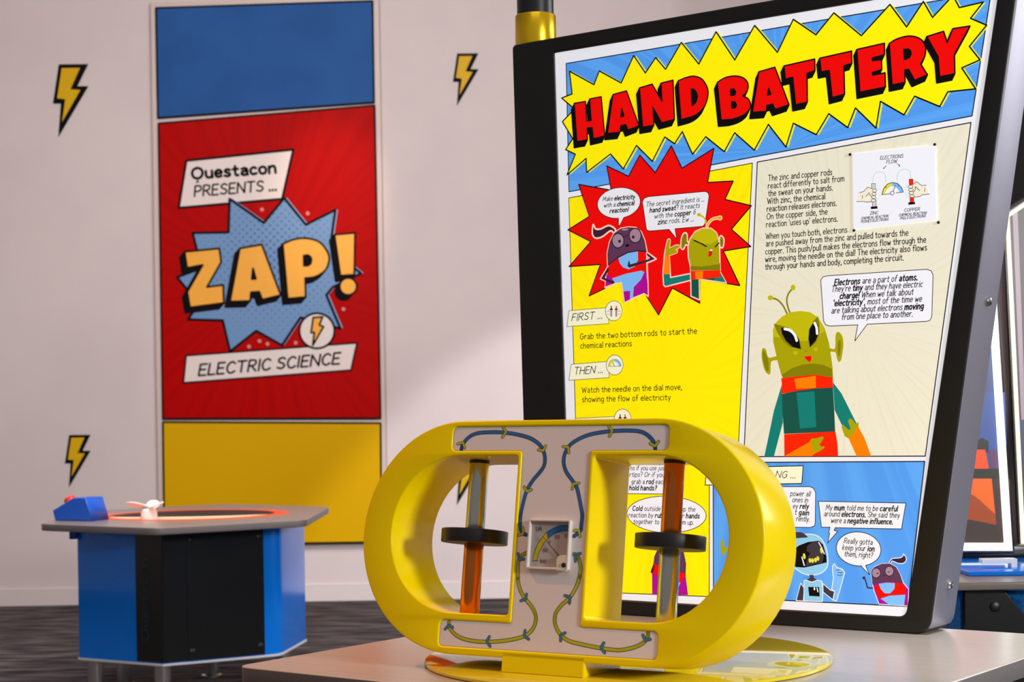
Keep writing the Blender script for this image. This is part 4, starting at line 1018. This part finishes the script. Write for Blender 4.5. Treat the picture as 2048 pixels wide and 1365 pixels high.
# ------------------------------------------------------------------ camera
cam = bpy.data.cameras.new('camera'); co = bpy.data.objects.new('camera', cam); COL.objects.link(co)
cam.sensor_fit = 'HORIZONTAL'; cam.sensor_width = 36.0; cam.lens = FPX/2048*36.0
cam.shift_y = (PY - 682.5)/2048; cam.shift_x = 0
cam.clip_start = .05; cam.clip_end = 60
co.matrix_world = Matrix.Translation(EYEV) @ Matrix.Rotation(radians(90), 4, 'X') @ Matrix.Rotation(-RHO, 4, 'Z')
cam.dof.use_dof = True; cam.dof.focus_distance = 3.15; cam.dof.aperture_fstop = cam.lens/1000/0.0065
SC.camera = co

# ------------------------------------------------------------------ light
def area(name, loc, aim, size, energy, col, sizey=None):
    l = bpy.data.lights.new(name, 'AREA'); l.energy = energy; l.color = col; l.size = size
    if sizey: l.shape = 'RECTANGLE'; l.size_y = sizey
    o = bpy.data.objects.new(name, l); COL.objects.link(o); o.location = loc
    o.rotation_euler = (Vector(aim) - Vector(loc)).to_track_quat('-Z', 'Y').to_euler()
    return o
def spot(name, loc, aim, energy, col, ang, blend, r=.05):
    l = bpy.data.lights.new(name, 'SPOT'); l.energy = energy; l.color = col; l.spot_size = radians(ang); l.spot_blend = blend; l.shadow_soft_size = r
    o = bpy.data.objects.new(name, l); COL.objects.link(o); o.location = loc
    o.rotation_euler = (Vector(aim) - Vector(loc)).to_track_quat('-Z', 'Y').to_euler()
    return o
area('key_lamp', (2.85, .1, 1.95), (.25, 2.8, .95), .5, 106, (1, 1, .96))
area('right_fill', (6.85, 5.4, 2.9), (0, 4.6, 1.2), 3.2, 175, (.95, .96, 1), 2.0)  # soft source added on the right for the sign's flank and the tables
area('ceiling_lamp', (-.6, 6.2, 4.45), (-1.3, 11, -1.0), 3.4, 440, (1, .91, .90))
area('ceiling_lamp', (0, 1.2, 4.5), (0, 2.2, 0), 3.0, 32, (1, .94, .92))
spot('added_wall_spot', (-.9, 9.2, 4.3), (-1.12, 10.9, 2.55), 135, (1, .74, .5), 22, 1.0)  # spot added to imitate the glossy bright patch on the red poster
spot('added_wall_spot', (2.2, 5.2, 1.6), (1.42, 10.98, -.77), 560, (1, .97, 1), 54, .12, .1)  # mid-air spot added so its cone edge makes the wall's diagonal light
spot('warm_fill', (-2.2, 3.4, 4.2), (-.3, 2.9, .75), 330, (1, .40, .12), 26, .8)  # added orange light, stands in for the poster's reflection in the near table
spot('table_fill_spot', (1.9, 1.9, 4.4), (1.02, 2.75, .75), 520, (.86, .93, 1), 20, .7, .1)  # cool light added to brighten the near table's right side
wd = bpy.data.worlds.new('world'); SC.world = wd; wd.use_nodes = True
wd.node_tree.nodes['Background'].inputs['Color'].default_value = (.9, .88, .9, 1); wd.node_tree.nodes['Background'].inputs['Strength'].default_value = .22

SC.view_settings.view_transform = 'Standard'; SC.view_settings.look = 'None'
SC.view_settings.exposure = 0.0; SC.view_settings.gamma = 1.0
try: SC.view_settings.use_curve_mapping = False
except Exception: pass
